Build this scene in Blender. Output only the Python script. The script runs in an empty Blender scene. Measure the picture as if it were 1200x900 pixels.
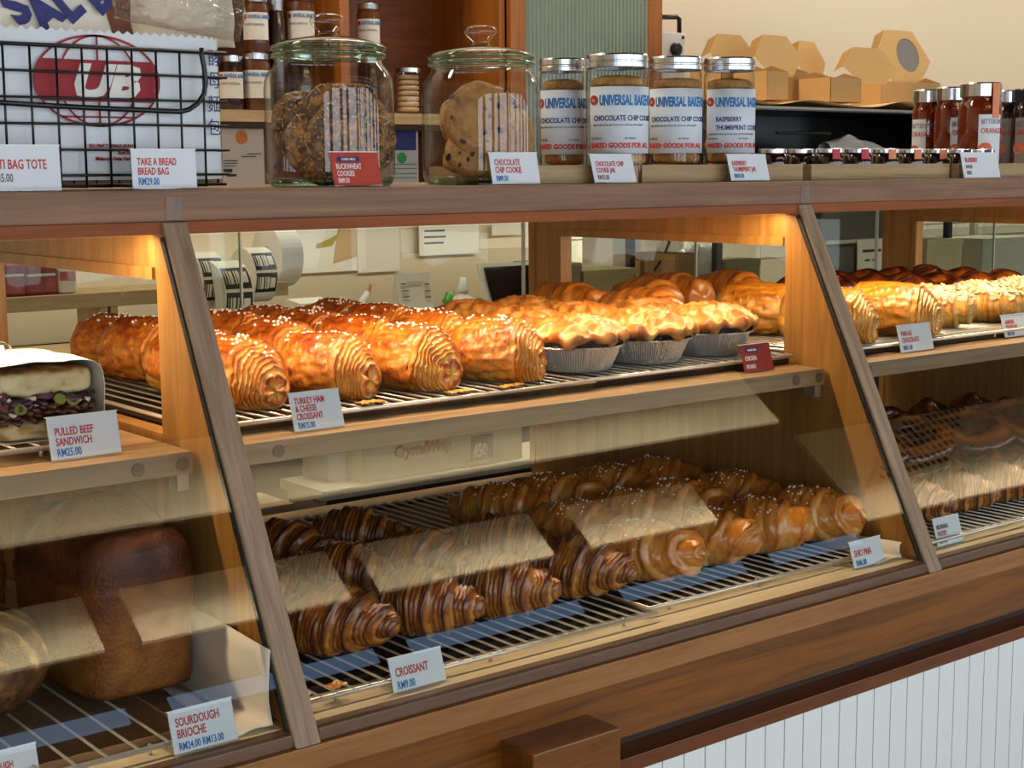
import bpy, bmesh, math, random
import numpy as np
from mathutils import Vector, Matrix, noise
PI = math.pi
S = bpy.context.scene
COL = S.collection
rnd = random.Random(7)

# ------------------------------------------------------------------ camera
F_PX, YAW, PITCH, ROLL = 1767.69, math.radians(38.52037), math.radians(7.98169), math.radians(-0.43525)
EYE = Vector((0, 0, 1.361))
fwd = Vector((math.sin(YAW) * math.cos(PITCH), math.cos(YAW) * math.cos(PITCH), -math.sin(PITCH)))
rgt0 = Vector((math.cos(YAW), -math.sin(YAW), 0))
up0 = rgt0.cross(fwd)
rgt = rgt0 * math.cos(ROLL) + up0 * math.sin(ROLL)
upv = up0 * math.cos(ROLL) - rgt0 * math.sin(ROLL)
cam_d = bpy.data.cameras.new('camera')
cam = bpy.data.objects.new('camera', cam_d)
COL.objects.link(cam)
cam.matrix_world = Matrix(((rgt.x, upv.x, -fwd.x, EYE.x), (rgt.y, upv.y, -fwd.y, EYE.y), (rgt.z, upv.z, -fwd.z, EYE.z), (0, 0, 0, 1)))
cam_d.sensor_width = 36
cam_d.lens = F_PX / 1200 * 36
cam_d.clip_start = 0.05
S.camera = cam


def _ray(x, y):
    return fwd + rgt * ((x - 600) / F_PX) + upv * ((450 - y) / F_PX)


def on_x(x, y, X):
    d = _ray(x, y); return EYE + d * ((X - EYE.x) / d.x)


def on_y(x, y, Y):
    d = _ray(x, y); return EYE + d * ((Y - EYE.y) / d.y)


def on_z(x, y, Z):
    d = _ray(x, y); return EYE + d * ((Z - EYE.z) / d.z)


# ------------------------------------------------------------------ materials
def lin(c):
    if isinstance(c, str):
        c = [int(c[i:i + 2], 16) / 255 for i in (0, 2, 4)]
    return tuple((v / 12.92 if v <= 0.04045 else ((v + 0.055) / 1.055) ** 2.4) for v in c[:3]) + (1,)


MATS = {}


def newmat(name):
    m = bpy.data.materials.new(name); m.use_nodes = True
    nt = m.node_tree
    return m, nt, nt.nodes['Principled BSDF']


def N(nt, kind, **kw):
    n = nt.nodes.new(kind)
    for k, v in kw.items():
        setattr(n, k, v)
    return n


def pmat(name, col, rough=0.5, metal=0.0, coat=0.0, var=0.0, scale=30.0, bump=0.0, spec=0.5, sub=0.0):
    if name in MATS: return MATS[name]
    m, nt, p = newmat(name)
    c = lin(col)
    p.inputs['Base Color'].default_value = c
    p.inputs['Roughness'].default_value = rough
    p.inputs['Metallic'].default_value = metal
    p.inputs['Coat Weight'].default_value = coat
    p.inputs['Specular IOR Level'].default_value = spec
    if sub:
        p.inputs['Subsurface Weight'].default_value = sub
        p.inputs['Subsurface Radius'].default_value = (0.01, 0.006, 0.003)
    if var or bump:
        tc = N(nt, 'ShaderNodeTexCoord'); nz = N(nt, 'ShaderNodeTexNoise')
        nz.inputs['Scale'].default_value = scale; nz.inputs['Detail'].default_value = 5
        nt.links.new(tc.outputs['Object'], nz.inputs['Vector'])
        if var:
            mx = N(nt, 'ShaderNodeMix', data_type='RGBA')
            mx.inputs[6].default_value = tuple(v * (1 - var) for v in c[:3]) + (1,)
            mx.inputs[7].default_value = tuple(min(1, v * (1 + var)) for v in c[:3]) + (1,)
            nt.links.new(nz.outputs['Fac'], mx.inputs[0]); nt.links.new(mx.outputs[2], p.inputs['Base Color'])
        if bump:
            b = N(nt, 'ShaderNodeBump'); b.inputs['Strength'].default_value = bump; b.inputs['Distance'].default_value = 0.004
            nt.links.new(nz.outputs['Fac'], b.inputs['Height']); nt.links.new(b.outputs['Normal'], p.inputs['Normal'])
    MATS[name] = m
    return m


def wood(name, light, dark, axis='x', rough=0.45, freq=38.0, stretch=0.06, rot=0.0, coat=0.0):
    if name in MATS: return MATS[name]
    m, nt, p = newmat(name)
    tc = N(nt, 'ShaderNodeTexCoord'); mp = N(nt, 'ShaderNodeMapping')
    s = {'x': (stretch, 1, 1), 'y': (1, stretch, 1), 'z': (1, 1, stretch)}[axis]
    mp.inputs['Rotation'].default_value = (rot, 0, 0)
    mp.inputs['Scale'].default_value = s
    geo = N(nt, 'ShaderNodeNewGeometry')
    rt = N(nt, 'ShaderNodeMapping'); rt.inputs['Rotation'].default_value = (rot, 0, 0)
    mp.inputs['Rotation'].default_value = (0, 0, 0)
    nt.links.new(geo.outputs['Position'], rt.inputs['Vector'])
    nt.links.new(rt.outputs['Vector'], mp.inputs['Vector'])
    n1 = N(nt, 'ShaderNodeTexNoise'); n1.inputs['Scale'].default_value = freq; n1.inputs['Detail'].default_value = 6
    n1.inputs['Roughness'].default_value = 0.62; n1.inputs['Distortion'].default_value = 0.9
    n2 = N(nt, 'ShaderNodeTexNoise'); n2.inputs['Scale'].default_value = freq * 6; n2.inputs['Detail'].default_value = 3
    for n in (n1, n2): nt.links.new(mp.outputs['Vector'], n.inputs['Vector'])
    ma = N(nt, 'ShaderNodeMath', operation='MULTIPLY_ADD'); ma.inputs[1].default_value = 0.35
    nt.links.new(n2.outputs['Fac'], ma.inputs[0]); nt.links.new(n1.outputs['Fac'], ma.inputs[2])
    r = N(nt, 'ShaderNodeValToRGB')
    r.color_ramp.elements[0].position = 0.42; r.color_ramp.elements[0].color = lin(dark)
    r.color_ramp.elements[1].position = 0.88; r.color_ramp.elements[1].color = lin(light)
    nt.links.new(ma.outputs[0], r.inputs['Fac']); nt.links.new(r.outputs['Color'], p.inputs['Base Color'])
    b = N(nt, 'ShaderNodeBump'); b.inputs['Strength'].default_value = 0.15; b.inputs['Distance'].default_value = 0.002
    nt.links.new(ma.outputs[0], b.inputs['Height']); nt.links.new(b.outputs['Normal'], p.inputs['Normal'])
    p.inputs['Roughness'].default_value = rough; p.inputs['Coat Weight'].default_value = coat
    MATS[name] = m
    return m


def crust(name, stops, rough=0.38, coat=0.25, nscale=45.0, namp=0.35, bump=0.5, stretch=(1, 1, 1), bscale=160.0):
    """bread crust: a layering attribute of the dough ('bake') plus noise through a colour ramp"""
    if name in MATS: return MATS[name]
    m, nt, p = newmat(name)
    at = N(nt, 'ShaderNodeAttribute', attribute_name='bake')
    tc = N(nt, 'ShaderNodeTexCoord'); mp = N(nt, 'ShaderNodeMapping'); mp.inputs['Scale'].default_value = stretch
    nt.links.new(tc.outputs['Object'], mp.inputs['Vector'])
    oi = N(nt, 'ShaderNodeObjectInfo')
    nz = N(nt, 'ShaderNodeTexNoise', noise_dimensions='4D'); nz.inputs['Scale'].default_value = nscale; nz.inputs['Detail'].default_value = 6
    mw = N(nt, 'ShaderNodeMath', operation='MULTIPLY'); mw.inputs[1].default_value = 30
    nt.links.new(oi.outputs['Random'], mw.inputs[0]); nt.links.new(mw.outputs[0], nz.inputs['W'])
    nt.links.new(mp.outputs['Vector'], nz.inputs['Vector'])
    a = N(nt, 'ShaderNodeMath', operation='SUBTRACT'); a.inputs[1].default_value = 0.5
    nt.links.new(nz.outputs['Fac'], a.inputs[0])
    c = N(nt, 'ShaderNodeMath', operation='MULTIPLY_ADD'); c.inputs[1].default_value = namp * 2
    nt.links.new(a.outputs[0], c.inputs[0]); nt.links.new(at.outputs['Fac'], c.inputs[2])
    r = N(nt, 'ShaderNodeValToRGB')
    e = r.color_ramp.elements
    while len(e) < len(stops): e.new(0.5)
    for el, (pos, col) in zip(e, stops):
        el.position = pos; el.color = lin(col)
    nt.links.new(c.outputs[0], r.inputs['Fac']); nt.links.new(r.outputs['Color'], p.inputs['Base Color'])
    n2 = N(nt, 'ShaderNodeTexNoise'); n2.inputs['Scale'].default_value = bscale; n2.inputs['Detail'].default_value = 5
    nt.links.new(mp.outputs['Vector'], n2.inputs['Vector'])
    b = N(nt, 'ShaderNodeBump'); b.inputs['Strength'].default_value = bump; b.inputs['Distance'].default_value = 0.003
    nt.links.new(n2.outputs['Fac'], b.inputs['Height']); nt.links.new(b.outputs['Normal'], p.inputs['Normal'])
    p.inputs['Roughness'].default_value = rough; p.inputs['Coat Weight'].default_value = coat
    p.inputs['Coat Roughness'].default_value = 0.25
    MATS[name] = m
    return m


def glassmat(name, tint=(1, 1, 1), ior=1.5, edge=(0.75, 0.85, 0.78), rough=0.0, twosided=False):
    """thin clear glass: straight-through transmission plus fresnel reflection"""
    if name in MATS: return MATS[name]
    m, nt, p = newmat(name)
    nt.nodes.remove(p)
    out = nt.nodes['Material Output']
    lw = N(nt, 'ShaderNodeLayerWeight'); lw.inputs['Blend'].default_value = 0.5
    # schlick fresnel from facing
    pw = N(nt, 'ShaderNodeMath', operation='POWER'); pw.inputs[1].default_value = 4.0
    nt.links.new(lw.outputs['Facing'], pw.inputs[0])
    f0 = ((ior - 1) / (ior + 1)) ** 2
    mr = N(nt, 'ShaderNodeMath', operation='MULTIPLY_ADD'); mr.inputs[1].default_value = 0.9 - f0; mr.inputs[2].default_value = f0
    nt.links.new(pw.outputs[0], mr.inputs[0])
    fac = mr.outputs[0]
    if not twosided:
        geo = N(nt, 'ShaderNodeNewGeometry')
        s1 = N(nt, 'ShaderNodeMath', operation='SUBTRACT'); s1.inputs[0].default_value = 1
        nt.links.new(geo.outputs['Backfacing'], s1.inputs[1])
        m1 = N(nt, 'ShaderNodeMath', operation='MULTIPLY'); nt.links.new(fac, m1.inputs[0]); nt.links.new(s1.outputs[0], m1.inputs[1])
        fac = m1.outputs[0]
    mc = N(nt, 'ShaderNodeMix', data_type='RGBA')
    mc.inputs[6].default_value = tuple(tint) + (1,); mc.inputs[7].default_value = tuple(edge) + (1,)
    p3 = N(nt, 'ShaderNodeMath', operation='POWER'); p3.inputs[1].default_value = 3.0
    nt.links.new(lw.outputs['Facing'], p3.inputs[0]); nt.links.new(p3.outputs[0], mc.inputs[0])
    tr = N(nt, 'ShaderNodeBsdfTransparent'); nt.links.new(mc.outputs[2], tr.inputs['Color'])
    gl = N(nt, 'ShaderNodeBsdfGlossy'); gl.inputs['Roughness'].default_value = rough
    mx = N(nt, 'ShaderNodeMixShader')
    nt.links.new(fac, mx.inputs[0]); nt.links.new(tr.outputs[0], mx.inputs[1]); nt.links.new(gl.outputs[0], mx.inputs[2])
    nt.links.new(mx.outputs[0], out.inputs['Surface'])
    MATS[name] = m
    return m


def emat(name, col, strength):
    if name in MATS: return MATS[name]
    m, nt, p = newmat(name)
    p.inputs['Base Color'].default_value = lin(col)
    p.inputs['Emission Color'].default_value = lin(col); p.inputs['Emission Strength'].default_value = strength
    MATS[name] = m
    return m


# woods: one set of timbers
W_POST = wood('oak post', 'b2967a', '785f46', 'z', 0.65, 60, 0.05, rot=math.radians(26.2))
W_PANEL = wood('honey oak panel', 'ae7e40', '8a5822', 'z', 0.42, 40, 0.05)
W_SHELF = wood('oak shelf', 'a5855e', '77593c', 'x', 0.45, 60, 0.05)
W_SLAB = wood('walnut slab', '987258', '684c3a', 'x', 0.7, 50, 0.04)
W_RAIL = wood('red brown rail', '9a5428', '70381a', 'x', 0.75, 50, 0.05)
W_SILL = wood('sill walnut', '76563f', '50382a', 'x', 0.5, 60, 0.05)
W_LEDGE = wood('pale ledge', 'f2e2c2', 'd8bf94', 'x', 0.4, 50, 0.05)
W_LOW = wood('lower rail oak', 'a8743e', '7e5026', 'x', 0.42, 50, 0.05)
W_APRON = wood('apron teak', '8a5216', '522c08', 'x', 0.32, 42, 0.05)
W_TRIM = wood('trim teak', '7a4216', '522608', 'x', 0.32, 50, 0.05)
W_TRAY = wood('pale ash tray', 'b09468', '8c7148', 'x', 0.55, 60, 0.05)
W_CAB = wood('cabinet teak', 'b06a22', '8a4a12', 'z', 0.4, 40, 0.06)
W_CABIN = wood('cabinet interior', '8c4c14', '5c2c0a', 'x', 0.45, 30, 0.1)
W_BACK = wood('back shelf ash', 'c9ad80', 'a98a5a', 'x', 0.5, 50, 0.05)
W_DARK = wood('facade dark timber', '3a2414', '22130a', 'x', 0.6, 40, 0.05)
M_WHITEPANEL = pmat('painted board', 'eef2ee', 0.42, var=0.02, scale=4)
M_GROOVE = pmat('groove', '4a5152', 0.7)
M_BLACKWIRE = pmat('black powder coat', '0c0e12', 0.35)
M_BLACK = pmat('black enamel', '0b0b0c', 0.3)
M_CHROME = pmat('chrome wire', 'ece8de', 0.3, metal=.72)
M_SILVER = pmat('silver lid', 'cfd2d6', 0.22, metal=1.0, var=.05, scale=80)
M_FOIL = pmat('aluminium foil', 'cfcdc8', 0.34, metal=.72, bump=0.5, scale=140)
M_TRAYDARK = pmat('dark baking tray', '2a2420', 0.45, metal=0.3)
M_TRAYSTEEL = pmat('steel baking tray', '55514a', 0.3, metal=1.0, var=.15, scale=30)
M_PAPERW = pmat('white paper', 'efe9dd', 0.8, var=0.03, scale=20, bump=0.15)
M_CARD = pmat('white card', 'e6eaee', 0.5)
M_CARDRED = pmat('red card', 'b83a2c', 0.45)
M_CARDDKRED = pmat('dark red card', '9a2420', 0.45)
M_TXTRED = pmat('red print', 'c8403a', 0.6)
M_TXTBLUE = pmat('blue print', '2878b8', 0.6)
M_TXTNAVY = pmat('navy print', '14206a', 0.6)
M_TXTGREY = pmat('grey print', '707478', 0.6)
M_TXTWHITE = pmat('white print', 'f2eee6', 0.6)
M_TXTBLACK = pmat('black print', '16161a', 0.6)
M_LOGORED = pmat('logo red', '9a1420', 0.6)
M_WALL = pmat('cream wall', 'd9cab0', 0.85, var=0.03, scale=2)
M_GLASS_FRONT = glassmat('display glass', (0.97, 0.98, 0.97), 2.2)
M_GLASS_BACK = glassmat('sliding glass', (0.95, 0.98, 0.96), 1.45)
M_GLASS_JAR = glassmat('jar glass', (0.985, 0.99, 0.985), 1.62, edge=(0.62, 0.72, 0.64), twosided=True)
M_GLASS_BASE = glassmat('jar glass base', (0.72, 0.88, 0.76), 1.6, edge=(0.35, 0.6, 0.45), twosided=True)
M_GLASS_BROWN = glassmat('cookie jar glass', (0.96, 0.97, 0.98), 1.55, edge=(0.5, 0.5, 0.5), twosided=True)
M_ACRYL = glassmat('acrylic', (0.95, 0.97, 0.98), 1.5, edge=(0.7, 0.8, 0.85), twosided=True)
M_PLASTIC = glassmat('clear plastic film', (0.93, 0.93, 0.93), 1.75, edge=(0.75, 0.75, 0.76), rough=0.12, twosided=True)


# ------------------------------------------------------------------ mesh helpers
class MB:
    def __init__(s): s.v = []; s.f = []; s.bake = None
    def add(s, v, f):
        o = len(s.v); s.v += [tuple(p) for p in v]; s.f += [tuple(i + o for i in q) for q in f]; return s
    def box(s, x0, x1, y0, y1, z0, z1):
        v = [(x, y, z) for z in (z0, z1) for y in (y0, y1) for x in (x0, x1)]
        return s.add(v, [(0, 2, 3, 1), (4, 5, 7, 6), (0, 1, 5, 4), (2, 6, 7, 3), (0, 4, 6, 2), (1, 3, 7, 5)])
    def prism_x(s, yz, x0, x1):
        n = len(yz)
        v = [(x0, y, z) for y, z in yz] + [(x1, y, z) for y, z in yz]
        f = [tuple(range(n))[::-1], tuple(range(n, 2 * n))] + [(i, (i + 1) % n, n + (i + 1) % n, n + i) for i in range(n)]
        return s.add(v, f)
    def prism_y(s, xz, y0, y1):
        n = len(xz)
        v = [(x, y0, z) for x, z in xz] + [(x, y1, z) for x, z in xz]
        f = [tuple(range(n)), tuple(range(n, 2 * n))[::-1]] + [(i, n + i, n + (i + 1) % n, (i + 1) % n) for i in range(n)]
        return s.add(v, f)
    def prism_z(s, xy, z0, z1):
        n = len(xy)
        v = [(x, y, z0) for x, y in xy] + [(x, y, z1) for x, y in xy]
        f = [tuple(range(n))[::-1], tuple(range(n, 2 * n))] + [(i, (i + 1) % n, n + (i + 1) % n, n + i) for i in range(n)]
        return s.add(v, f)
    def tube(s, pts, r, n=8, closed=False):
        pts = [Vector(p) for p in pts]; m = len(pts); rings = []
        ref = None
        for i, p in enumerate(pts):
            a = pts[(i - 1) % m] if closed or i else p; b = pts[(i + 1) % m] if closed or i < m - 1 else p
            t = (b - a).normalized()
            if ref is None:
                ref = Vector((0, 0, 1)) if abs(t.z) < .9 else Vector((1, 0, 0))
            u = (ref - t * ref.dot(t)).normalized(); w = t.cross(u); ref = u
            rr = r[i] if isinstance(r, (list, tuple)) else r
            rings.append([p + u * (rr * math.cos(2 * PI * k / n)) + w * (rr * math.sin(2 * PI * k / n)) for k in range(n)])
        v = [q for g in rings for q in g]; f = []
        for i in range(m if closed else m - 1):
            for k in range(n):
                f.append((i * n + k, i * n + (k + 1) % n, ((i + 1) % m) * n + (k + 1) % n, ((i + 1) % m) * n + k))
        if not closed:
            f.append(tuple(range(n))[::-1]); f.append(tuple((m - 1) * n + k for k in range(n)))
        return s.add(v, f)
    def lathe(s, prof, n=32, cx=0, cy=0, cz=0, cap=True):
        v = [(cx + r * math.cos(2 * PI * k / n), cy + r * math.sin(2 * PI * k / n), cz + z) for r, z in prof for k in range(n)]
        f = [(i * n + k, i * n + (k + 1) % n, (i + 1) * n + (k + 1) % n, (i + 1) * n + k) for i in range(len(prof) - 1) for k in range(n)]
        if cap:
            f.append(tuple(range(n))[::-1]); f.append(tuple((len(prof) - 1) * n + k for k in range(n)))
        return s.add(v, f)
    def grid(s, P, cu=False, cv=False, flip=False):
        nu, nv = len(P), len(P[0]); v = [p for r in P for p in r]; f = []
        for i in range(nu if cu else nu - 1):
            for j in range(nv if cv else nv - 1):
                q = (i * nv + j, i * nv + (j + 1) % nv, ((i + 1) % nu) * nv + (j + 1) % nv, ((i + 1) % nu) * nv + j)
                f.append(q[::-1] if flip else q)
        return s.add(v, f)
    def ball(s, c, r, nu=6, nv=8, sq=(1, 1, 1)):
        v = []; f = []
        for i in range(nu + 1):
            t = PI * i / nu
            for j in range(nv):
                a = 2 * PI * j / nv
                v.append((c[0] + sq[0] * r * math.sin(t) * math.cos(a), c[1] + sq[1] * r * math.sin(t) * math.sin(a), c[2] + sq[2] * r * math.cos(t)))
        for i in range(nu):
            for j in range(nv):
                f.append((i * nv + j, (i + 1) * nv + j, (i + 1) * nv + (j + 1) % nv, i * nv + (j + 1) % nv))
        return s.add(v, f)
    def mesh(s, name, smooth=False, weld=False):
        me = bpy.data.meshes.new(name); me.from_pydata(s.v, [], s.f)
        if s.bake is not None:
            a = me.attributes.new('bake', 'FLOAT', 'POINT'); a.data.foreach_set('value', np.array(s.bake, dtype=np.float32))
        if weld or s.bake is not None:
            bm = bmesh.new(); bm.from_mesh(me); weld and bmesh.ops.remove_doubles(bm, verts=bm.verts, dist=1e-6)
            bmesh.ops.recalc_face_normals(bm, faces=bm.faces); bm.to_mesh(me); bm.free()
        me.update()
        if smooth: me.polygons.foreach_set('use_smooth', [True] * len(me.polygons))
        return me


def put(name, mb, mat, parent=None, world=True, smooth=False, bevel=0.0, weld=False, stuff=False):
    """one mesh object; world=True: the mesh is in world coordinates and is re-based on its (unrotated) parent"""
    me = mb.mesh(name, smooth, weld) if isinstance(mb, MB) else mb
    if not me.materials: me.materials.append(mat)
    o = bpy.data.objects.new(name, me); COL.objects.link(o)
    if parent is not None:
        o.parent = parent
        if world:
            t = Vector(parent.location); q = parent.parent
            while q is not None: t += q.location; q = q.parent
            me.transform(Matrix.Translation(-t))
    if bevel:
        b = o.modifiers.new('bevel', 'BEVEL'); b.width = bevel; b.segments = 2; b.limit_method = 'ANGLE'
    if stuff: o['kind'] = 'stuff'
    return o


def tag(o, label, cat, group=None, kind=None):
    o['label'] = label; o['category'] = cat
    if group: o['group'] = group
    if kind: o['kind'] = kind
    return o


def thing(name, label, cat, loc=(0, 0, 0), rz=0.0, group=None, rx=0.0):
    o = bpy.data.objects.new(name, None); COL.objects.link(o)
    o.location = loc; o.rotation_euler = (rx, 0, rz); o.empty_display_size = 0.02
    return tag(o, label, cat, group)


def struct(name, mb, mat, **kw):
    o = put(name, mb, mat, **kw); o['kind'] = 'structure'; return o


KIDS = {}


def copy_tree(o, label=None, loc=None, rz=None, parent=None, scale=None):
    c = o.copy(); COL.objects.link(c)
    if parent is not None: c.parent = parent
    if label: c['label'] = label
    if loc is not None: c.location = loc
    if rz is not None: c.rotation_euler = (0, 0, rz)
    if scale is not None: c.scale = scale
    for ch in [k for k in bpy.data.objects if k.parent == o]: copy_tree(ch, parent=c)
    return c


_tc = {}


def text_mesh(body, size, bold=0.0, sx=1.0, align='LEFT', shear=0.0, ext=0.00015):
    cu = bpy.data.curves.new('lettering', 'FONT'); cu.body = body; cu.size = size; cu.align_x = align
    cu.offset = bold; cu.extrude = ext; cu.shear = shear; cu.resolution_u = 2
    ob = bpy.data.objects.new('lettering', cu); COL.objects.link(ob)
    dg = bpy.context.evaluated_depsgraph_get(); dg.update()
    me = bpy.data.meshes.new_from_object(ob.evaluated_get(dg))
    bpy.data.objects.remove(ob)
    bpy.data.curves.remove(cu)
    me.name = 'lettering'
    me.transform(Matrix.Diagonal((sx, 1, 1, 1)))
    return me


def lettering(parent, body, size, mat, x, z, y=-0.0004, bold=0.0, sx=0.8, align='LEFT', shear=0.0, rot=None):
    """text standing in the local XZ plane, read from -Y"""
    me = text_mesh(body, size, bold, sx, align, shear)
    if rot: me.transform(Matrix.Rotation(rot, 4, 'Z'))
    me.transform(Matrix.Translation((x, y, z)) @ Matrix.Rotation(PI / 2, 4, 'X'))
    return put('lettering', me, mat, parent, world=False)


def nz(x, y, z, s=1.0):
    return noise.noise(Vector((x * s, y * s, z * s)))


# ------------------------------------------------------------------ setting: the room
R_X0, R_X1, R_Y0, R_Y1, R_Z = -2.2, 9.2, -1.6, 4.3, 4.2
struct('floor', MB().box(R_X0, R_X1, R_Y0, R_Y1, -0.1, 0), pmat('floor tile', '8d877c', 0.4, var=.05, scale=3))
struct('ceiling', MB().box(R_X0, R_X1, R_Y0, R_Y1, R_Z, R_Z + .1), pmat('dark ceiling', '2c2520', 0.9))
struct('wall_left', MB().box(R_X0 - .1, R_X0, R_Y0, R_Y1, 0, R_Z), M_WALL)
struct('wall_right', MB().box(R_X1, R_X1 + .1, R_Y0, R_Y1, 0, R_Z), M_WALL)
struct('wall_back', MB().box(R_X0, R_X1, R_Y1, R_Y1 + .1, 0, R_Z), M_WALL)
# front facade: dark timber wall with shop windows (low), a clerestory (narrow, high) and lit cream boards above
WINS = [(-1.9, -1.0), (-.6, .3), (.6, 1.0), (1.25, 2.09), (2.35, 2.5), (2.62, 3.2), (3.32, 3.40), (3.6, 4.2), (4.42, 4.5), (4.56, 5.1), (5.6, 6.4), (7.1, 8.2)]
CLER = [(0.1, 1.03), (1.17, 2.10), (2.245, 3.14), (3.275, 4.205), (4.42, 5.24), (5.40, 6.1)]
mb = MB()
y0, y1 = R_Y0 - .03, R_Y0
WZ0, WZ1, CZ0, CZ1 = 0.55, 2.05, 2.60, 2.69
mb.box(R_X0, R_X1, y0, y1, 0, WZ0); mb.box(R_X0, R_X1, y0, y1, WZ1, CZ0); mb.box(R_X0, R_X1, y0, y1, CZ1, R_Z)
for wins, za, zb in ((WINS, WZ0, WZ1), (CLER, CZ0, CZ1)):
    xs = R_X0
    for a, b in wins:
        mb.box(xs, a, y0, y1, za, zb); xs = b
    mb.box(xs, R_X1, y0, y1, za, zb)
struct('wall_front', mb, W_DARK)
mg = glassmat('shop window glass', (0.96, 0.98, 1.0), 1.3)
for i, (a, b) in enumerate(WINS):
    struct('window_%d' % (i + 1), MB().box(a, b, y0 + .01, y0 + .016, WZ0, WZ1), mg)
for i, (a, b) in enumerate(CLER):
    struct('window_%d' % (i + 20), MB().box(a, b, y0 + .01, y0 + .016, CZ0, CZ1), mg)
M_BOARD = pmat('cream lit board', 'ece2c8', 0.8)
# slanting perforated board fixed on the right-hand cream board
pf0, pf1, pf2, pf3 = (6.374, 2.90), (7.124, 2.94), (7.836, 3.33), (7.086, 3.34)
struct('trim_30', MB().prism_y([pf0, pf1, pf2, pf3], y1 + .021, y1 + .024), M_BOARD)
pd = MB()
for i in range(1, 12):
    for j in range(1, 8):
        u, v = (i + .5 * (j % 2)) / 12.5, j / 8
        px_, pz_ = pf0[0] + (pf1[0] - pf0[0]) * u + (pf3[0] - pf0[0]) * v, pf0[1] + (pf1[1] - pf0[1]) * u + (pf3[1] - pf0[1]) * v
        pd.prism_y([(px_ + .019 * math.cos(2 * PI * k / 10), pz_ + .019 * math.sin(2 * PI * k / 10)) for k in range(10)], y1 + .0238, y1 + .0246)
struct('trim_31', pd, W_DARK)
# cream boards on the facade, each washed from its lower edge by a lamp strip
boards = [(1.3, 6.16, 3.455, 3.86), (6.19, 8.4, 2.72, 3.34)] + [(a, b, 2.912, 3.162) for a, b in CLER[1:5]]
lamps = []
for i, (a, b, za, zb) in enumerate(boards):
    struct('trim_%d' % (i + 1), MB().box(a, b, y1, y1 + .02, za, zb), M_BOARD)


def area(name, loc, size, energy, col, direction, shape='RECTANGLE', spread=PI):
    l = bpy.data.lights.new(name, 'AREA'); l.shape = shape; l.size, l.size_y = size; l.energy = energy; l.color = col
    l.spread = spread
    o = bpy.data.objects.new(name, l); COL.objects.link(o); o.location = loc
    o.rotation_euler = Vector(direction).to_track_quat('-Z', 'Y').to_euler()
    return o


WARM = (1.0, 0.75, 0.48)
CREAM = (1.0, 0.86, 0.62)
for i, (a, b, za, zb) in enumerate(boards):
    big = i < 2
    k = 8.5 if i < 2 else 6.0
    area('cove_lamp', ((a + b) / 2, y1 + (.060 if big else .052), za - .004), (b - a, .008), k * (b - a), CREAM, (0, -1.0, .95), spread=math.radians(96))
# daylight in the shop windows
SKYC = (0.93, 0.97, 1.0)
for a, b in WINS:
    area('window_daylight', ((a + b) / 2, y1 + .01, (WZ0 + WZ1) / 2), (b - a, WZ1 - WZ0), 16.5 * (b - a), SKYC, (0, 1, 0.02))
# kitchen ceiling lamps behind the counter and shop ceiling lamps
for x in (0.2, 2.4, 4.6, 6.8):
    area('kitchen_ceiling_lamp', (x, 3.0, 3.6), (1.2, .3), 40, (1.0, 0.91, 0.77), (0, .15, -1))

w = bpy.data.worlds.new('daylight'); S.world = w; w.use_nodes = True
w.node_tree.nodes['Background'].inputs['Color'].default_value = (0.42, 0.66, 1.0, 1)
w.node_tree.nodes['Background'].inputs['Strength'].default_value = 1.0

# ------------------------------------------------------------------ display case and counter
P0 = [0.814 + 1.16 * k for k in (-1, 0, 1, 2, 3)]       # left faces of the slanted posts
PW = 0.033
GX0, GX1 = P0[0], P0[-1] + PW
TOP, SLABZ = 1.343, 1.305
def glassY(z): return 1.7 - 0.286 * (1.305 - z) / 0.5815
GN = Vector((0, -0.8973, 0.4413))                       # outward normal of the slanted front


top = put('countertop', MB().box(GX0 - .1, GX1 + .1, 1.7, 2.5, SLABZ, TOP), W_SLAB, bevel=.003)
tag(top, 'dark walnut worktop slab running over the whole bakery display case', 'countertop')
for k in (1, 2):
    c = P0[k] + PW / 2
    put('plug', MB().box(c - .012, c + .010, 1.6992, 1.701, SLABZ + .002, TOP - .008), wood('plug end grain', '8f7868', '5c463c', 'z', .5), top)

case = thing('display_case', 'oak and glass bakery display case with slanted front and leaning posts', 'display case', (P0[1], 1.9, 0.72))
put('top_rail', MB().box(GX0, GX1, 1.703, 1.728, 1.2895, SLABZ - .0005), W_RAIL, case)
off = 0.012
for k, x in enumerate(P0):
    a, b = Vector((0, 1.7, SLABZ - .0006)), Vector((0, 1.414, .7235))
    n = Vector((0, GN.y, GN.z)) * off
    put('post', MB().prism_x([(a.y, a.z), (b.y, b.z), (b.y - n.y + .004, b.z), (a.y - n.y + .0, a.z)], x, x + PW), W_POST, case, bevel=.0025)
    # divider panel behind the post: window above the shelf, solid below it
    d = MB(); x0, x1 = x + .0035, x + PW - .0035
    def fy(z): return glassY(z) + .0155
    d.prism_x([(fy(1.289), 1.289), (fy(1.04), 1.04), (1.73, 1.04), (1.73, 1.289)], x0, x1)
    d.box(x0, x1, 1.73, 2.42, 1.2335, 1.289)
    d.box(x0, x1, 2.32, 2.42, 1.04, 1.2335)
    d.prism_x([(fy(1.04), 1.04), (fy(.745), .745), (2.42, .735), (2.42, 1.04)], x0, x1)
    put('divider_panel', d, W_PANEL, case)
    put('window_bead', MB().box(x - .001, x + .0034, 1.733, 2.318, 1.2335, 1.2485).box(x - .001, x + .0034, 2.318, 2.332, 1.04, 1.2485).box(x - .0005, x + .0034, 2.405, 2.421, .75, 1.289), W_PANEL, case)
mshelf_pin = pmat('shelf pin', 'b8b4a8', .35, metal=.8)
bays = [(P0[i] + PW, P0[i + 1]) for i in range(len(P0) - 1)]
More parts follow.
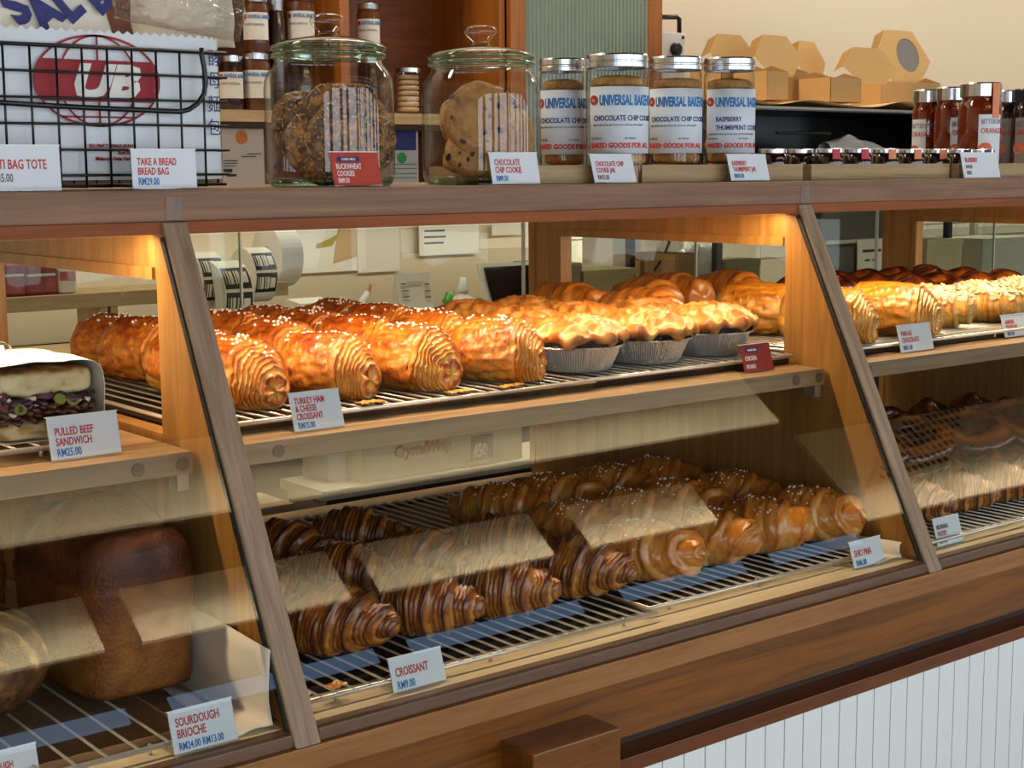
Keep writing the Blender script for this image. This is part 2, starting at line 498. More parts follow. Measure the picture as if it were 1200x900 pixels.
M_EDGE = pmat('glass edge', 'cfd8d0', .3)
for i, (a, b) in enumerate(bays):
    s = put('shelf', MB().box(a + .002, b - .004, 1.634, 2.40, 1.005, 1.0325), W_SHELF, case, bevel=.0012)
    for cx in (b - .018, b - .075, a + .02, a + .08):
        dw = MB().lathe([(.0085, 0), (.0085, .0012)], 18)
        dw.v = [(cx + p[0], 1.634 - p[2], 1.0185 + p[1]) for p in dw.v]
        put('dowel', dw, W_SILL, s)
    for cx in (a + .006, b - .024): put('shelf_pin', MB().box(cx, cx + .015, 1.637, 1.66, .985, 1.005), mshelf_pin, s)
    put('bottom_rail', MB().box(a, b, 1.420, 1.444, .7235, .7395), W_SILL, case, bevel=.002)
    put('sill_ledge', MB().box(a, b, 1.444, 1.52, .7235, .739), W_LEDGE, case)
    put('deck', MB().box(a, b, 1.52, 2.42, .7235, .736), W_SHELF, case)
    # slanted pane, 5 mm, just behind the post faces
    o1 = .006
    A, B = Vector((0, glassY(1.2905), 1.2905)), Vector((0, glassY(.7405), .7405))
    A -= GN * o1; B -= GN * o1
    t = GN * .004
    put('front_glass', MB().prism_x([(A.y, A.z), (B.y, B.z), (B.y - t.y, B.z - t.z), (A.y - t.y, A.z - t.z)], a, b), M_GLASS_FRONT, case, weld=True)
    m = (a + b) / 2 - .12
    bg = put('sliding_glass', MB().box(a, m + .02, 2.428, 2.432, 1.04, 1.288), M_GLASS_BACK, case, weld=True)
    put('glass_edge', MB().box(m + .02, m + .0235, 2.427, 2.433, 1.04, 1.288), M_EDGE, bg)
    bg = put('sliding_glass', MB().box(m - .02, b, 2.438, 2.442, 1.04, 1.288), M_GLASS_BACK, case, weld=True)
    put('glass_edge', MB().box(b - .001, b + .0028, 2.436, 2.444, 1.04, 1.288), M_EDGE, bg)
    led = put('lamp_strip', MB().box(a + .02, b - .02, 1.730, 1.744, 1.2905, 1.3005), pmat('lamp channel', 'e9e2d0', .5), case)
    area('case_lamp', ((a + b) / 2, 1.739, 1.2895), (b - a - .03, .012), 6.0, WARM, (0, .18, -1))
M_GASKET = pmat('black gasket', '15120f', .6)
for a, b in bays:
    for x0_ in (b - .0024,):
        q0, q1 = Vector((0, glassY(1.2895), 1.2895)) - GN * .005, Vector((0, glassY(.741), .741)) - GN * .005
        e = GN * .0085
        put('gasket', MB().prism_x([(q0.y, q0.z), (q1.y, q1.z), (q1.y - e.y, q1.z - e.z), (q0.y - e.y, q0.z - e.z)], x0_, x0_ + .0022), M_GASKET, case)
put('case_underside', MB().box(GX0, GX1, 1.75, 2.45, 1.298, SLABZ - .0005), W_PANEL, case)

base = thing('service_counter', 'dark timber and white panelled counter base under the display case', 'counter', (P0[1], 1.9, 0))
put('rail', MB().box(GX0, GX1, 1.414, 2.42, .692, .723), W_LOW, base, bevel=.0015)
put('apron', MB().box(GX0, GX1, 1.426, 1.455, .609, .688), W_APRON, base)
put('carcass', MB().box(GX0, GX1, 1.455, 2.40, .05, .692), W_DARK, base)
put('trim_board', MB().box(GX0, GX1, 1.412, 1.455, .564, .5855), W_TRIM, base, bevel=.001)
boards_mb = MB(); gx = GX0; k0 = 2.223 - .0417 * 60
x = k0
while x < GX1:
    boards_mb.box(x + .0012, x + .0405, 1.42, 1.455, .08, .5635); x += .0417
put('panelling', boards_mb, M_WHITEPANEL, base)
put('panel_backing', MB().box(GX0, GX1, 1.4245, 1.4552, .08, .563), M_GROOVE, base)
put('bracket_block', MB().box(1.113, 1.258, 1.362, 1.43, .40, .657), W_APRON, base, bevel=.002)
put('toe_kick', MB().box(GX0, GX1, 1.46, 2.38, 0, .079), W_DARK, base)


# ------------------------------------------------------------------ racks and trays on shelf and deck
def rack(label, x0, x1, ya, yb, z, pitch, bedmat, bedz, rim=True, group=None):
    r = thing('cooling_rack', label, 'wire rack', ((x0 + x1) / 2, (ya + yb) / 2, bedz), group=group)
    ro = .0035
    put('frame', MB().tube([(x0, ya, z), (x1, ya, z), (x1, yb, z), (x0, yb, z)], ro, 8, closed=True), M_CHROME, r, smooth=True)
    wr = MB(); n = int((x1 - x0) / pitch)
    for i in range(1, n):
        xx = x0 + i * (x1 - x0) / n
        wr.tube([(xx, ya - .001, z + .003), (xx, yb + .001, z + .003)], .0017, 6)
    put('wire_grid', wr, M_CHROME, r, smooth=True)
    lg = MB()
    for xx in (x0 + .05, x1 - .05, (x0 + x1) / 2):
        for yy in (ya + .012, yb - .012): lg.tube([(xx, yy, bedz + .001), (xx, yy, z)], .0025, 6)
    put('feet', lg, M_CHROME, r, smooth=True)
    return r


def tray(label, x0, x1, ya, yb, z, mat, h=.012, group=None):
    t = MB(); th = .0015
    t.box(x0, x1, ya, yb, z, z + th)
    t.prism_x([(ya, z), (ya - .003, z + h), (ya - .0045, z + h), (ya - .002, z)], x0, x1)
    t.prism_x([(yb, z), (yb + .003, z + h), (yb + .0045, z + h), (yb + .002, z)][::-1], x0, x1)
    t.box(x0 - th, x0, ya, yb, z, z + h); t.box(x1, x1 + th, ya, yb, z, z + h)
    return tag(put('baking_tray', t, mat), label, 'tray', group)


DZ, SZ = .7365, 1.033            # deck top, shelf top
RZ_LOW, RZ_UP = .751, 1.0480     # frame rod heights
LOWTOP, UPTOP = RZ_LOW + .0055, RZ_UP + .0055
# middle bay
mx0, mx1 = bays[1]
rack('wire rack with croissants and smooth rolls on the middle bay deck, left half', mx0 + .012, 1.425, 1.472, 2.30, RZ_LOW, .0225, None, DZ + .002)
rack('wire rack under smooth rolls on the middle bay deck, right half', 1.432, mx1 - .075, 1.492, 2.30, RZ_LOW, .0225, None, DZ + .002)
tray('dark tray below the croissant rack on the middle bay deck', mx0 + .01, mx1 - .07, 1.525, 2.32, DZ, M_TRAYDARK)
rack('wire rack under the ham croissants on the middle upper shelf', mx0 + .006, 1.505, 1.690, 2.36, RZ_UP, .0225, None, SZ + .002)
rack('wire rack under the foil pies on the middle upper shelf', 1.512, mx1 - .012, 1.700, 2.36, RZ_UP, .0225, None, SZ + .002)
tray('steel tray below the ham croissant rack on the middle upper shelf', mx0 + .004, 1.507, 1.700, 2.37, SZ, M_TRAYSTEEL)
tray('steel tray below the pie rack on the middle upper shelf', 1.513, mx1 - .008, 1.712, 2.37, SZ, M_TRAYSTEEL)
# left bay
lx0, lx1 = bays[0]
rack('wire rack under the tall brioche loaves on the left bay deck', lx0 + .02, .715, 1.458, 2.30, RZ_LOW, .034, None, DZ + .002)
tray('tan lined tray below the brioche rack on the left bay deck', lx0 + .018, .78, 1.50, 2.32, DZ, pmat('tan liner', '9c7c58', .7, var=.08, scale=25))
rack('wire rack under the wrapped sandwiches on the left upper shelf', lx0 + .02, .70, 1.690, 2.36, RZ_UP, .028, None, SZ + .002)
# right bay
rx0, rx1 = bays[2]
rack('wire rack under the dark pastries on the right bay deck', rx0 + .03, rx1 - .05, 1.47, 2.30, RZ_LOW, .0225, None, DZ + .002)
tray('dark tray below the pastry rack on the right bay deck', rx0 + .02, rx1 - .04, 1.535, 2.32, DZ, M_TRAYDARK)
rack('wire rack under the almond croissants on the right upper shelf', rx0 + .006, rx1 - .03, 1.690, 2.36, RZ_UP, .0225, None, SZ + .002)
tray('dark tray below the almond croissant rack on the right upper shelf', rx0 + .004, rx1 - .02, 1.705, 2.37, SZ, M_TRAYDARK)


# ------------------------------------------------------------------ pastries
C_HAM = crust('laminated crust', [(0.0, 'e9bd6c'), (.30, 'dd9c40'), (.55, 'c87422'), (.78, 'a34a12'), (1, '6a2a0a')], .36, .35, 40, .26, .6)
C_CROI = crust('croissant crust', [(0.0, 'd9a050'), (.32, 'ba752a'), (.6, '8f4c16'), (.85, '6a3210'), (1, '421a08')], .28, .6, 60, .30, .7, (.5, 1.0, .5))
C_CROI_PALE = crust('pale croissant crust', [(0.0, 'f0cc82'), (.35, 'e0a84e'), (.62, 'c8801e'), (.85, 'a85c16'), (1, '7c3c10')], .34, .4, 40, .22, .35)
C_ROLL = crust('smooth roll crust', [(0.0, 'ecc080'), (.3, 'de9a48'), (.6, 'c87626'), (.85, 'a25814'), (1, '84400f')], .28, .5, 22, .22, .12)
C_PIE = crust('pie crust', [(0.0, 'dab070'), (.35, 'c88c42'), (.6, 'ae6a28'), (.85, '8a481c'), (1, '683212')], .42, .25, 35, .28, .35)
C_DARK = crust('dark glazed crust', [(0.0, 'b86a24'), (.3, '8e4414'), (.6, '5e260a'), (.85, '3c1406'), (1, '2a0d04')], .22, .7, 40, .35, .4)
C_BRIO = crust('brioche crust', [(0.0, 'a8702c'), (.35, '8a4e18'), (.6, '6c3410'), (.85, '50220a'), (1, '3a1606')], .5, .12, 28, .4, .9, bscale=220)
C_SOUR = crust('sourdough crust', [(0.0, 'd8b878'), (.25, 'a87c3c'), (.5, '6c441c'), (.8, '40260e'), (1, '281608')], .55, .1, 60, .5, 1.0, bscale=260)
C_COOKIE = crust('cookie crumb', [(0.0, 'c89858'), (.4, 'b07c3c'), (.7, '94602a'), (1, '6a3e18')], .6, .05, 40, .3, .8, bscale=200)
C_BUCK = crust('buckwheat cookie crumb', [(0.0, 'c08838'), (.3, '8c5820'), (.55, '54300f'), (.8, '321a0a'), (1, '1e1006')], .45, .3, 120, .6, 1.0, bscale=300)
M_PEARL = pmat('pearl sugar', 'f6f0e2', .5)
M_ALMOND = pmat('almond flake', 'd2b888', .55, var=.12, scale=60)
M_SUGAR = pmat('icing sugar', 'd6c8b0', .9)


def sstep(a, b, x):
    t = max(0.0, min(1.0, (x - a) / (b - a))); return t * t * (3 - 2 * t)


def croissant_mesh(seed, L=.17, R=.046, wraps=4, ridge=1.0, tipr=.20, bend=.05, flat=.78, lam=1.0, nu=150, nv=64, pw=1.4, pe=.85, diag=.35):
    """spindle rolled from a dough triangle: axis along Y, tip to -Y; base at z=0"""
    mb = MB(); P = []; bk = []
    for i in range(nu):
        u = -1 + 2 * i / (nu - 1)
        row = []
        for j in range(nv):
            a = 2 * PI * j / nv
            lean = diag * math.sin(a + seed) + .3 * diag * math.cos(2 * a + seed * 2)
            ph = abs(u) * wraps + lean * (1 if u > 0 else -1) + .12 * nz(u * 3, a, seed)
            k = math.floor(ph); fr = ph - k
            q = (k + sstep(.78, 1.0, fr)) / wraps           # stepped shells
            q = max(0, min(1, .55 * q + .45 * abs(u)))
            env = max(0.0, 1 - q ** pw) ** pe
            end = max(0.0, 1 - max(0.0, (abs(u) - .88) / .12) ** 2) ** .5
            r = R * (tipr + (1 - tipr) * env) * (.04 + .96 * end)
            lip = math.exp(-((fr - .70) / .10) ** 2)
            r += ridge * R * .045 * lip
            fine = .6 * math.sin(ph * 2 * PI * 4.3 + 2.2 * nz(math.cos(a) * 2, math.sin(a) * 2 + u * 5, seed + 3)) * .75 + .5 * nz(ph * 14, math.cos(a) * 1.5, math.sin(a) * 1.5 + seed) + .5
            r += lam * R * .03 * (fine - .5)
            n1 = nz(u * 4 + seed, a * 1.3, 2.2); n2 = nz(u * 16 + seed, math.cos(a) * 5, math.sin(a) * 5)
            r *= 1 + .06 * n1 + .03 * n2
            x = r * math.cos(a); z = r * math.sin(a) * .92
            zb = -R * flat
            if z < zb: z = zb + (z - zb) * .12
            y = u * L / 2; x += bend * L * (u * u - .3)
            row.append((x, y, z - zb * 1.0 + .002))
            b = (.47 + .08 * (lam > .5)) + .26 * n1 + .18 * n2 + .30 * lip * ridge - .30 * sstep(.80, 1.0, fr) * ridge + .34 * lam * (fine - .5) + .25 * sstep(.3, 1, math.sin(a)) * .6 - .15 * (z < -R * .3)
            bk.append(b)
        P.append(row)
    mb.grid(P, cv=True, flip=True)
    e = len(mb.v)
    for ends, rowi in ((P[0], 0), (P[-1], nu - 1)):
        c = tuple(sum(p[t] for p in ends) / nv for t in range(3)); mb.v.append(c); bk.append(.6)
        ci = len(mb.v) - 1
        for j in range(nv):
            q = (rowi * nv + j, rowi * nv + (j + 1) % nv, ci); mb.f.append(q if rowi == 0 else q[::-1])
    zmin = min(v[2] for v in mb.v); mb.v = [(v[0], v[1], v[2] - zmin) for v in mb.v]
    mb.bake = bk
    return mb.mesh('croissant', True)


def roll_end_mesh(seed, L=.16, R=.050, steps=8, nu=190, nv=80):
    """laminated log whose front end shows nested arches of dough layers; axis Y, front to -Y"""
    mb = MB(); P = []; bk = []
    for i in range(nu):
        s = i / (nu - 1)
        row = []
        for j in range(nv):
            a = 2 * PI * j / nv
            w = .11 * nz(math.cos(a) * 1.5 + seed, math.sin(a) * 1.5, s * 2)
            if s < .12:
                t = s / .12; r = R * math.sqrt(max(0, 1 - (1 - t) ** 2)); y = L / 2 - .012 - .03 * t + .03; fr = .3; k = 0; dz = 0; lam = 0
            elif s < .46:
                t = (s - .12) / .34; r = R * (1 + .04 * math.sin(t * PI)); y = L / 2 - .012 - t * (L - .055); fr = .3; k = 0; dz = 0; lam = 1
            else:
                t = (s - .46) / .54
                ph = min(steps - .001, (t + w * .6) * steps); ph = max(0, ph)
                k = math.floor(ph); fr = ph - k
                # each arch: a short skin forward, then a step inwards
                q = (k + sstep(.45, .95, fr)) / steps
                r = R * (1 - .56 * q ** 1.15) * max(0.0, 1 - max(0.0, (t - .80) / .20) ** 2.6) ** .5
                y = L / 2 - .012 - (L - .055) - .040 * max(0.0, (k + sstep(0, .55, fr)) / steps) ** .70 + .002 * sstep(.9, 1.0, t)
                dz = -R * .34 * q; lam = 0
            n1 = nz(s * 3 + seed, math.cos(a) * 2, math.sin(a) * 2); n2 = nz(s * 14 + seed, math.cos(a) * 7, math.sin(a) * 7)
            flake = 0
            if lam:
                g = a * 9 + 2.5 * nz(s * 5, seed, a) + s * 5
                flake = (g / PI - math.floor(g / PI))
                r *= 1 + .05 * flake
            n3 = nz(s * 40 + seed, math.cos(a) * 12, math.sin(a) * 12)
            fd = 1 - .85 * sstep(.76, .92, (s - .46) / .54); n2 *= fd; n3 *= fd
            r *= 1 + .11 * n1 * (.4 + .6 * fd) + .055 * n2 + .02 * n3
            x = r * math.cos(a) * 1.14; z = r * math.sin(a) + dz
            zb = -R * .80
            if z < zb: z = zb + (z - zb) * .10
            row.append((x, y + .004 * n1, z - zb))
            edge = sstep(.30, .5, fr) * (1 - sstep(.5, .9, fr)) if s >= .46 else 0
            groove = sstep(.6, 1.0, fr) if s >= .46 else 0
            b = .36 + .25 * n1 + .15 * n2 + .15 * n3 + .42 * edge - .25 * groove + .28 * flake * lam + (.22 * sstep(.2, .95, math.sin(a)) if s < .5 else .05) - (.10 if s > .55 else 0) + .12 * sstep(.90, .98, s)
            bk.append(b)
        P.append(row)
    mb.grid(P, cv=True, flip=False)
    c = tuple(sum(p[t] for p in P[-1]) / nv for t in range(3)); mb.v.append(c); bk.append(.2); ci = len(mb.v) - 1
    for j in range(nv): mb.f.append(((nu - 1) * nv + j, (nu - 1) * nv + (j + 1) % nv, ci)[::-1])
    zmin = min(v[2] for v in mb.v); mb.v = [(v[0], v[1], v[2] - zmin) for v in mb.v]
    mb.bake = bk
    me = mb.mesh('ham_croissant', True)
    bm = bmesh.new(); bm.from_mesh(me); bmesh.ops.recalc_face_normals(bm, faces=bm.faces); bm.to_mesh(me); bm.free()
    me.polygons.foreach_set('use_smooth', [True] * len(me.polygons))
    return me


def scatter_on(me, n, size, seed, cond, sq=(1, 1, 1), flat=False):
    """little pieces resting on the upward faces of a mesh"""
    r = random.Random(seed); mb = MB()
    ps = [p for p in me.polygons if p.normal.z > .35 and cond(p.center)]
    if not ps: return mb
    for _ in range(n):
        p = r.choice(ps); c = p.center + p.normal * size * .35; s = size * r.uniform(.6, 1.25)
        if flat:
            k = 7; a0 = r.uniform(0, 6.3)
            u = p.normal.orthogonal().normalized(); w = p.normal.cross(u); tl = r.uniform(-.35, .35)
            nn = (p.normal + u * tl).normalized(); u = (u - nn * u.dot(nn)).normalized(); w = nn.cross(u)
            ring = [c + (u * math.cos(a0) + w * math.sin(a0)) * (s * 1.3 * math.cos(2 * PI * q / k)) + (w * math.cos(a0) - u * math.sin(a0)) * (s * .75 * math.sin(2 * PI * q / k)) for q in range(k)]
            mb.add([tuple(q) for q in ring] + [tuple(q + nn * s * .18) for q in ring], [tuple(range(k))[::-1], tuple(range(k, 2 * k))] + [(q, (q + 1) % k, k + (q + 1) % k, k + q) for q in range(k)])
        else:
            mb.ball(c, s, 4, 6, sq)
    return mb


ORD = ['first', 'second', 'third', 'fourth', 'fifth', 'sixth', 'seventh', 'eighth']
ROWS = ['front', 'second', 'third', 'back']


def proto_thing(name, me, mat, top=None, topmat=None, topname=None, body='body'):
    t = thing(name, '', '', (0, 0, -5))
    put(body, me, mat, t, world=False)
    if top is not None: put(topname, top, topmat, t, world=False, stuff=True)
    return t


# --- middle bay, upper shelf: layered ham croissants
hams = []
for sd in (1, 4, 9):
    me = roll_end_mesh(sd, L=.128, R=.050)
    top = scatter_on(me, 46, .0022, sd, lambda c: abs(c.x) < .030 and c.z > .070)
    hams.append(proto_thing('ham_croissant', me, C_HAM, top, M_PEARL, 'pearl_sugar'))
def flake(label, loc, w, d, rz, seed):
    P = [[((i / 9 - .5) * w * (1 + .2 * nz(j, seed, 1)), (j / 5 - .5) * d * (1 + .3 * nz(i, seed, 4)), .0012 + .0035 * abs(nz(i * .5 + seed, j * .5, 2))) for j in range(6)] for i in range(10)]
    m = MB().grid(P); m.bake = [.3 + .4 * nz(p[0] * 90, p[1] * 90, seed) for p in m.v]
    o = put('pastry_flake', m, C_HAM); o.location = loc; o.rotation_euler = (0, 0, rz)
    so_ = o.modifiers.new('thickness', 'SOLIDIFY'); so_.thickness = .0012
    tag(o, label, 'pastry crumb')


flake('golden pastry flake on the rack between the third and fourth front ham croissants', (1.255, 1.667 + .03, UPTOP), .042, .016, .1, 1)
flake('golden pastry flake below the rightmost front ham croissant', (1.345, 1.664 + .03, UPTOP), .045, .015, .15, 4)
flake('golden pastry flake right of the turkey ham card', (1.105, 1.695, UPTOP), .040, .018, 0, 7)
flake('golden pastry flake on the rack at the foot of the left post', (.912, 1.487, LOWTOP), .024, .016, .3, 9)
used = set()


def place(protos, i, label, cat, loc, rz, group, sc=1.0):
    p = protos[i % len(protos)]
    if p.name not in used:
        used.add(p.name); o = p
        o.location = loc; o.rotation_euler = (0, 0, rz); o.scale = (sc, sc, sc)
    else:
        o = copy_tree(p, loc=loc, rz=rz, scale=(sc, sc, sc))
    tag(o, label, cat, group); return o


hx = [.963, 1.101, 1.237, 1.376]
rr = random.Random(3)
jit = [(.0, .012), (.0, .004), (.005, -.006), (.012, -.018)]
for r in range(4):
    for c in range(4):
        xx = hx[c] + .012 * r + rr.uniform(-.006, .006) + (jit[c][0] if r == 0 else 0)
        yy = 1.775 + .165 * r + (jit[c][1] if r == 0 else rr.uniform(-.008, .008))
        if r == 3: yy -= .02
        place(hams, (c * 2 + r) % 3, 'layered ham croissant, %s from left post, %s row of middle upper shelf' % (ORD[c], ROWS[r]), 'ham croissant',
              (xx, yy, UPTOP), [.38, .52, .30, .58][(c + r) % 4] + rr.uniform(-.08, .08), 'ham croissants on the middle upper shelf', rr.uniform(.95, 1.02) * (1.0 if r < 3 else .94))


# --- pies in foil tins
def foil_mesh(R0=.056, R1=.072, h=.042, n=220):
    rf = random.Random(4); jig = [rf.uniform(.35, 1.3) for _ in range(n)]
    prof = [(.01, .001, 0), (R0 - .004, .001, 0), (R0, .003, .3), (R0 + (R1 - R0) * .5, h * .5, 1), (R1, h - .001, 1), (R1 + .005, h, .4), (R1 + .006, h - .002, .2), (R1 - .0005, h - .003, .8), (R0 - .0005, .004, .2)]
    mb = MB(); P = []
    for r, z, w in prof:
        P.append([((r + w * .0010 * jig[k] * (1 if k % 2 else -1)) * math.cos(2 * PI * k / n), (r + w * .0010 * jig[k] * (1 if k % 2 else -1)) * math.sin(2 * PI * k / n), z) for k in range(n)])
    mb.grid(P, cv=True, flip=False)
    return mb.mesh('foil_tin')


def crust_mesh(seed, R=.079, h=.040, nr=60, na=120):
    mb = MB(); P = []; bk = []
    for i in range(nr):
        t = i / (nr - 1)
        row = []
        for j in range(na):
            a = 2 * PI * j / na; c, s = math.cos(a), math.sin(a)
            wav = math.sin(a * 7 + seed + 1.6 * nz(c * 2, s * 2, seed)) ; big = nz(c * 1.7 + seed, s * 1.7, 4)
            Rr = R * (1 + .055 * wav * .7 + .07 * big)
            if t < .82:
                q = t / .82; r = Rr * .93 * q; z = h * (1 - .55 * q ** 3.0)
            else:
                q = (t - .82) / .18; ang = q * PI * .95
                r = Rr * .93 + .008 * math.sin(ang) * (1 + .4 * wav); z = h * .45 - .011 * (1 - math.cos(ang)) * (.75 + .35 * wav)
            x, y = r * c, r * s
            rid = 1 - abs(nz(x * 42 + seed * 3, y * 42, .3)) * 2.4 - .35 * abs(nz(x * 95, y * 95 + seed, 2))
            rid2 = nz(x * 60, y * 60, seed)
            amp = .0095 * (1 if t < .85 else .6)
            z += amp * (rid - .4) + .0022 * rid2 + .004 * wav * sstep(.55, .9, t)
            row.append((x, y, z))
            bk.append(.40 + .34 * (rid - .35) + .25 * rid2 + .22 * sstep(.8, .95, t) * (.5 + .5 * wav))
        P.append(row)
    mb.grid(P, cv=True)
    mb.bake = bk
    return mb.mesh('pie_crust', True)


FOIL = foil_mesh()
pies = []
for sd in (2, 5, 8):
    t = thing('meat_pie', '', '', (0, 0, -5))
    put('foil_tin', FOIL, M_FOIL, t, world=False)
    cm = crust_mesh(sd); cm.transform(Matrix.Translation((0, 0, .0445)))
    put('crust', cm, C_PIE, t, world=False)
    pies.append(t)
px_ = [1.540, 1.69, 1.848]
for r in range(3):
    for c in range(3):
        if r == 2 and c == 2: continue
        xx, yy = px_[c] + rr.uniform(-.004, .004) + (.02 * r if c == 0 else .004 * r), 1.778 + .158 * r + [.0, .0, .008][c]
        if r and c == 2: xx = 1.845
        place(pies, c + r, 'golden crumpled pie in foil tin, %s from the left in the %s pie row' % (ORD[c], ROWS[r]), 'pie', (xx, yy, UPTOP), rr.uniform(0, 6), 'foil tin pies on the middle upper shelf')
# tall brown rolls at the back right of the shelf
tall = []
for sd in (3, 6):
    tall.append(proto_thing('brown_roll', croissant_mesh(sd, L=.17, R=.056, wraps=1.6, ridge=.5, tipr=.3, bend=.02, lam=.1, pw=2.2, pe=.6, diag=.4), C_ROLL))
for i, (xx, yy) in enumerate(((1.90, 2.20), (2.105, 2.21), (2.245, 2.27), (2.39, 2.25))):
    place(tall, i, ['plump brown roll in the back right corner of the middle upper shelf', 'plump brown roll at the back of the right upper shelf against the divider', 'second plump brown roll from the divider, back of the right upper shelf', 'plump brown roll at the shelf back beside the dark buns'][i], 'roll', (xx, yy, UPTOP), rr.uniform(-.2, .2), 'plump rolls at the shelf back')
place(tall, 1, 'glossy golden roll against the right divider, behind the rightmost pie', 'roll', (1.912, 2.02, UPTOP), .05, 'plump rolls at the shelf back', 1.0)

# --- middle bay, deck: croissants left, smooth salted rolls right
cros = []
for sd in (1, 5, 11):
    cros.append(proto_thing('croissant', croissant_mesh(sd, L=.182, R=.051, wraps=3.6, ridge=1.3, tipr=.20, bend=.03 * (1 if sd % 2 else -1), lam=1.2, pw=1.25, pe=1.0), C_CROI))
cx_ = [.978, 1.110, 1.242, 1.390]
for r in range(3):
    for c in range(4):
        if r == 2 and c == 3: continue
        xx = cx_[c] + [0, -.004, .0][r] + rr.uniform(-.004, .004)
        yy = [1.600, 1.782, 1.964][r] + rr.uniform(-.004, .004)
        place(cros, c + r, 'brown flaky croissant, %s from left post, %s row of middle bay deck' % (ORD[c], ROWS[r]), 'croissant', (xx, yy, LOWTOP), .60 + rr.uniform(-.07, .07), 'flaky croissants on the middle deck')
rolls = []
for sd in (2, 7, 12):
    me = croissant_mesh(sd, L=.185, R=.050, wraps=2.4, ridge=.7, tipr=.20, bend=.02, lam=0.0, flat=.8, pw=1.7, pe=.85, diag=.5)
    top = scatter_on(me, 40, .0016, sd, lambda c: abs(c.y) < .035 and c.z > .068)
    rolls.append(proto_thing('salt_roll', me, C_ROLL, top, M_PEARL, 'salt_crystals'))
sx_ = [1.533, 1.657, 1.782, 1.902]
for r in range(3):
    for c in range(4):
        xx = sx_[c] + [0, .004, .0][r] + rr.uniform(-.004, .004)
        yy = [1.605, 1.787, 1.967][r] + rr.uniform(-.004, .004)
        if r == 2 and c == 3: xx -= .01
        place(rolls, c + r, 'smooth golden salted roll, %s from right post, %s row of middle bay deck' % (ORD[3 - c], ROWS[r]), 'roll', (xx, yy, LOWTOP), .60 + rr.uniform(-.07, .07), 'salted rolls on the middle deck')

# --- right bay, upper shelf
pc = [proto_thing('chocolate_croissant', roll_end_mesh(sd, L=.16, R=.051, steps=7), C_CROI_PALE) for sd in (3, 8)]
for i, (xx, yy) in enumerate(((2.165, 1.765), (2.345, 1.76), (2.175, 1.935))):
    lab = ['golden chocolate croissant beside the right bay post, left of the price sign', 'golden chocolate croissant just right of the chocolate sign', 'golden chocolate croissant behind the one beside the right bay post'][i]
    place(pc, i, lab, 'croissant', (xx - .015, yy, UPTOP), .42, 'chocolate croissants on the right upper shelf')
alm = []
for sd in (4, 10):
    me = croissant_mesh(sd, L=.165, R=.047, wraps=3.5, ridge=.8, tipr=.22, bend=.04, lam=.3, pw=1.7, pe=.72)
    t = proto_thing('almond_croissant', me, C_CROI_PALE, scatter_on(me, 90, .0062, sd, lambda c: c.z > .05, flat=True), M_ALMOND, 'almond_flakes')
    dust = MB()
    fs = [p for p in me.polygons if p.normal.z > .45 and p.center.z > .055 and nz(p.center.x * 30, p.center.y * 30, sd) > -.35]
    for p in fs: dust.add([tuple(me.vertices[v].co + p.normal * .0009) for v in p.vertices], [tuple(range(len(p.vertices)))])
    put('icing_sugar', dust, M_SUGAR, t, world=False, stuff=True)
    alm.append(t)
for i, (xx, yy, l) in enumerate(((2.505, 1.80, 'left of the almond sign'), (2.665, 1.80, 'right behind the almond sign'), (2.385, 1.985, 'at the back beside the dark buns'), (2.83, 1.81, 'farthest right in the front row'))):
    place(alm, i, 'pale almond croissant dusted with sugar, %s' % l, 'almond croissant', (xx - .01, yy, UPTOP), .40, 'almond croissants on the right upper shelf')


def bun_mesh(seed, R=.064):
    mb = MB(); P = []; bk = []; nu, nv = 40, 64
    for i in range(nu):
        t = PI * i / (nu - 1) * .94 + .001
        row = []
        for j in range(nv):
            a = 2 * PI * j / nv
            sp = math.sin(a * 3 + t * 5 + seed + 2 * nz(math.cos(a), math.sin(a), seed))
            r = R * (1 + .12 * sp * math.sin(t) + .10 * nz(math.cos(a) * 2 + seed, math.sin(a) * 2, t * 2))
            x, y, z = r * math.sin(t) * math.cos(a), r * math.sin(t) * math.sin(a), R * .75 * math.cos(t) * (1 + .10 * sp)
            z = max(z, -R * .42)
            row.append((x, y, z + R * .42)); bk.append(.45 + .35 * sp + .25 * nz(x * 60, y * 60, z * 60))
        P.append(row)
    mb.grid(P, cv=True); mb.bake = bk
    return mb.mesh('bun', True)


buns = [proto_thing('glazed_bun', bun_mesh(sd), C_DARK) for sd in (1, 2, 3)]
k = 0
for r, yy in enumerate((2.02, 2.13, 2.245)):
    for c, xx in enumerate((2.60, 2.72, 2.835, 2.95, 3.055)):
        if r == 0 and c in (0,): continue
        place(buns, k, 'dark glazed knotted bun, %s from left, %s bun row of right upper shelf' % (ORD[c], ['front', 'middle', 'back'][r]), 'bun', (xx + .01 * r, yy, UPTOP), k * 1.3, 'dark glazed buns on the right upper shelf')
        k += 1


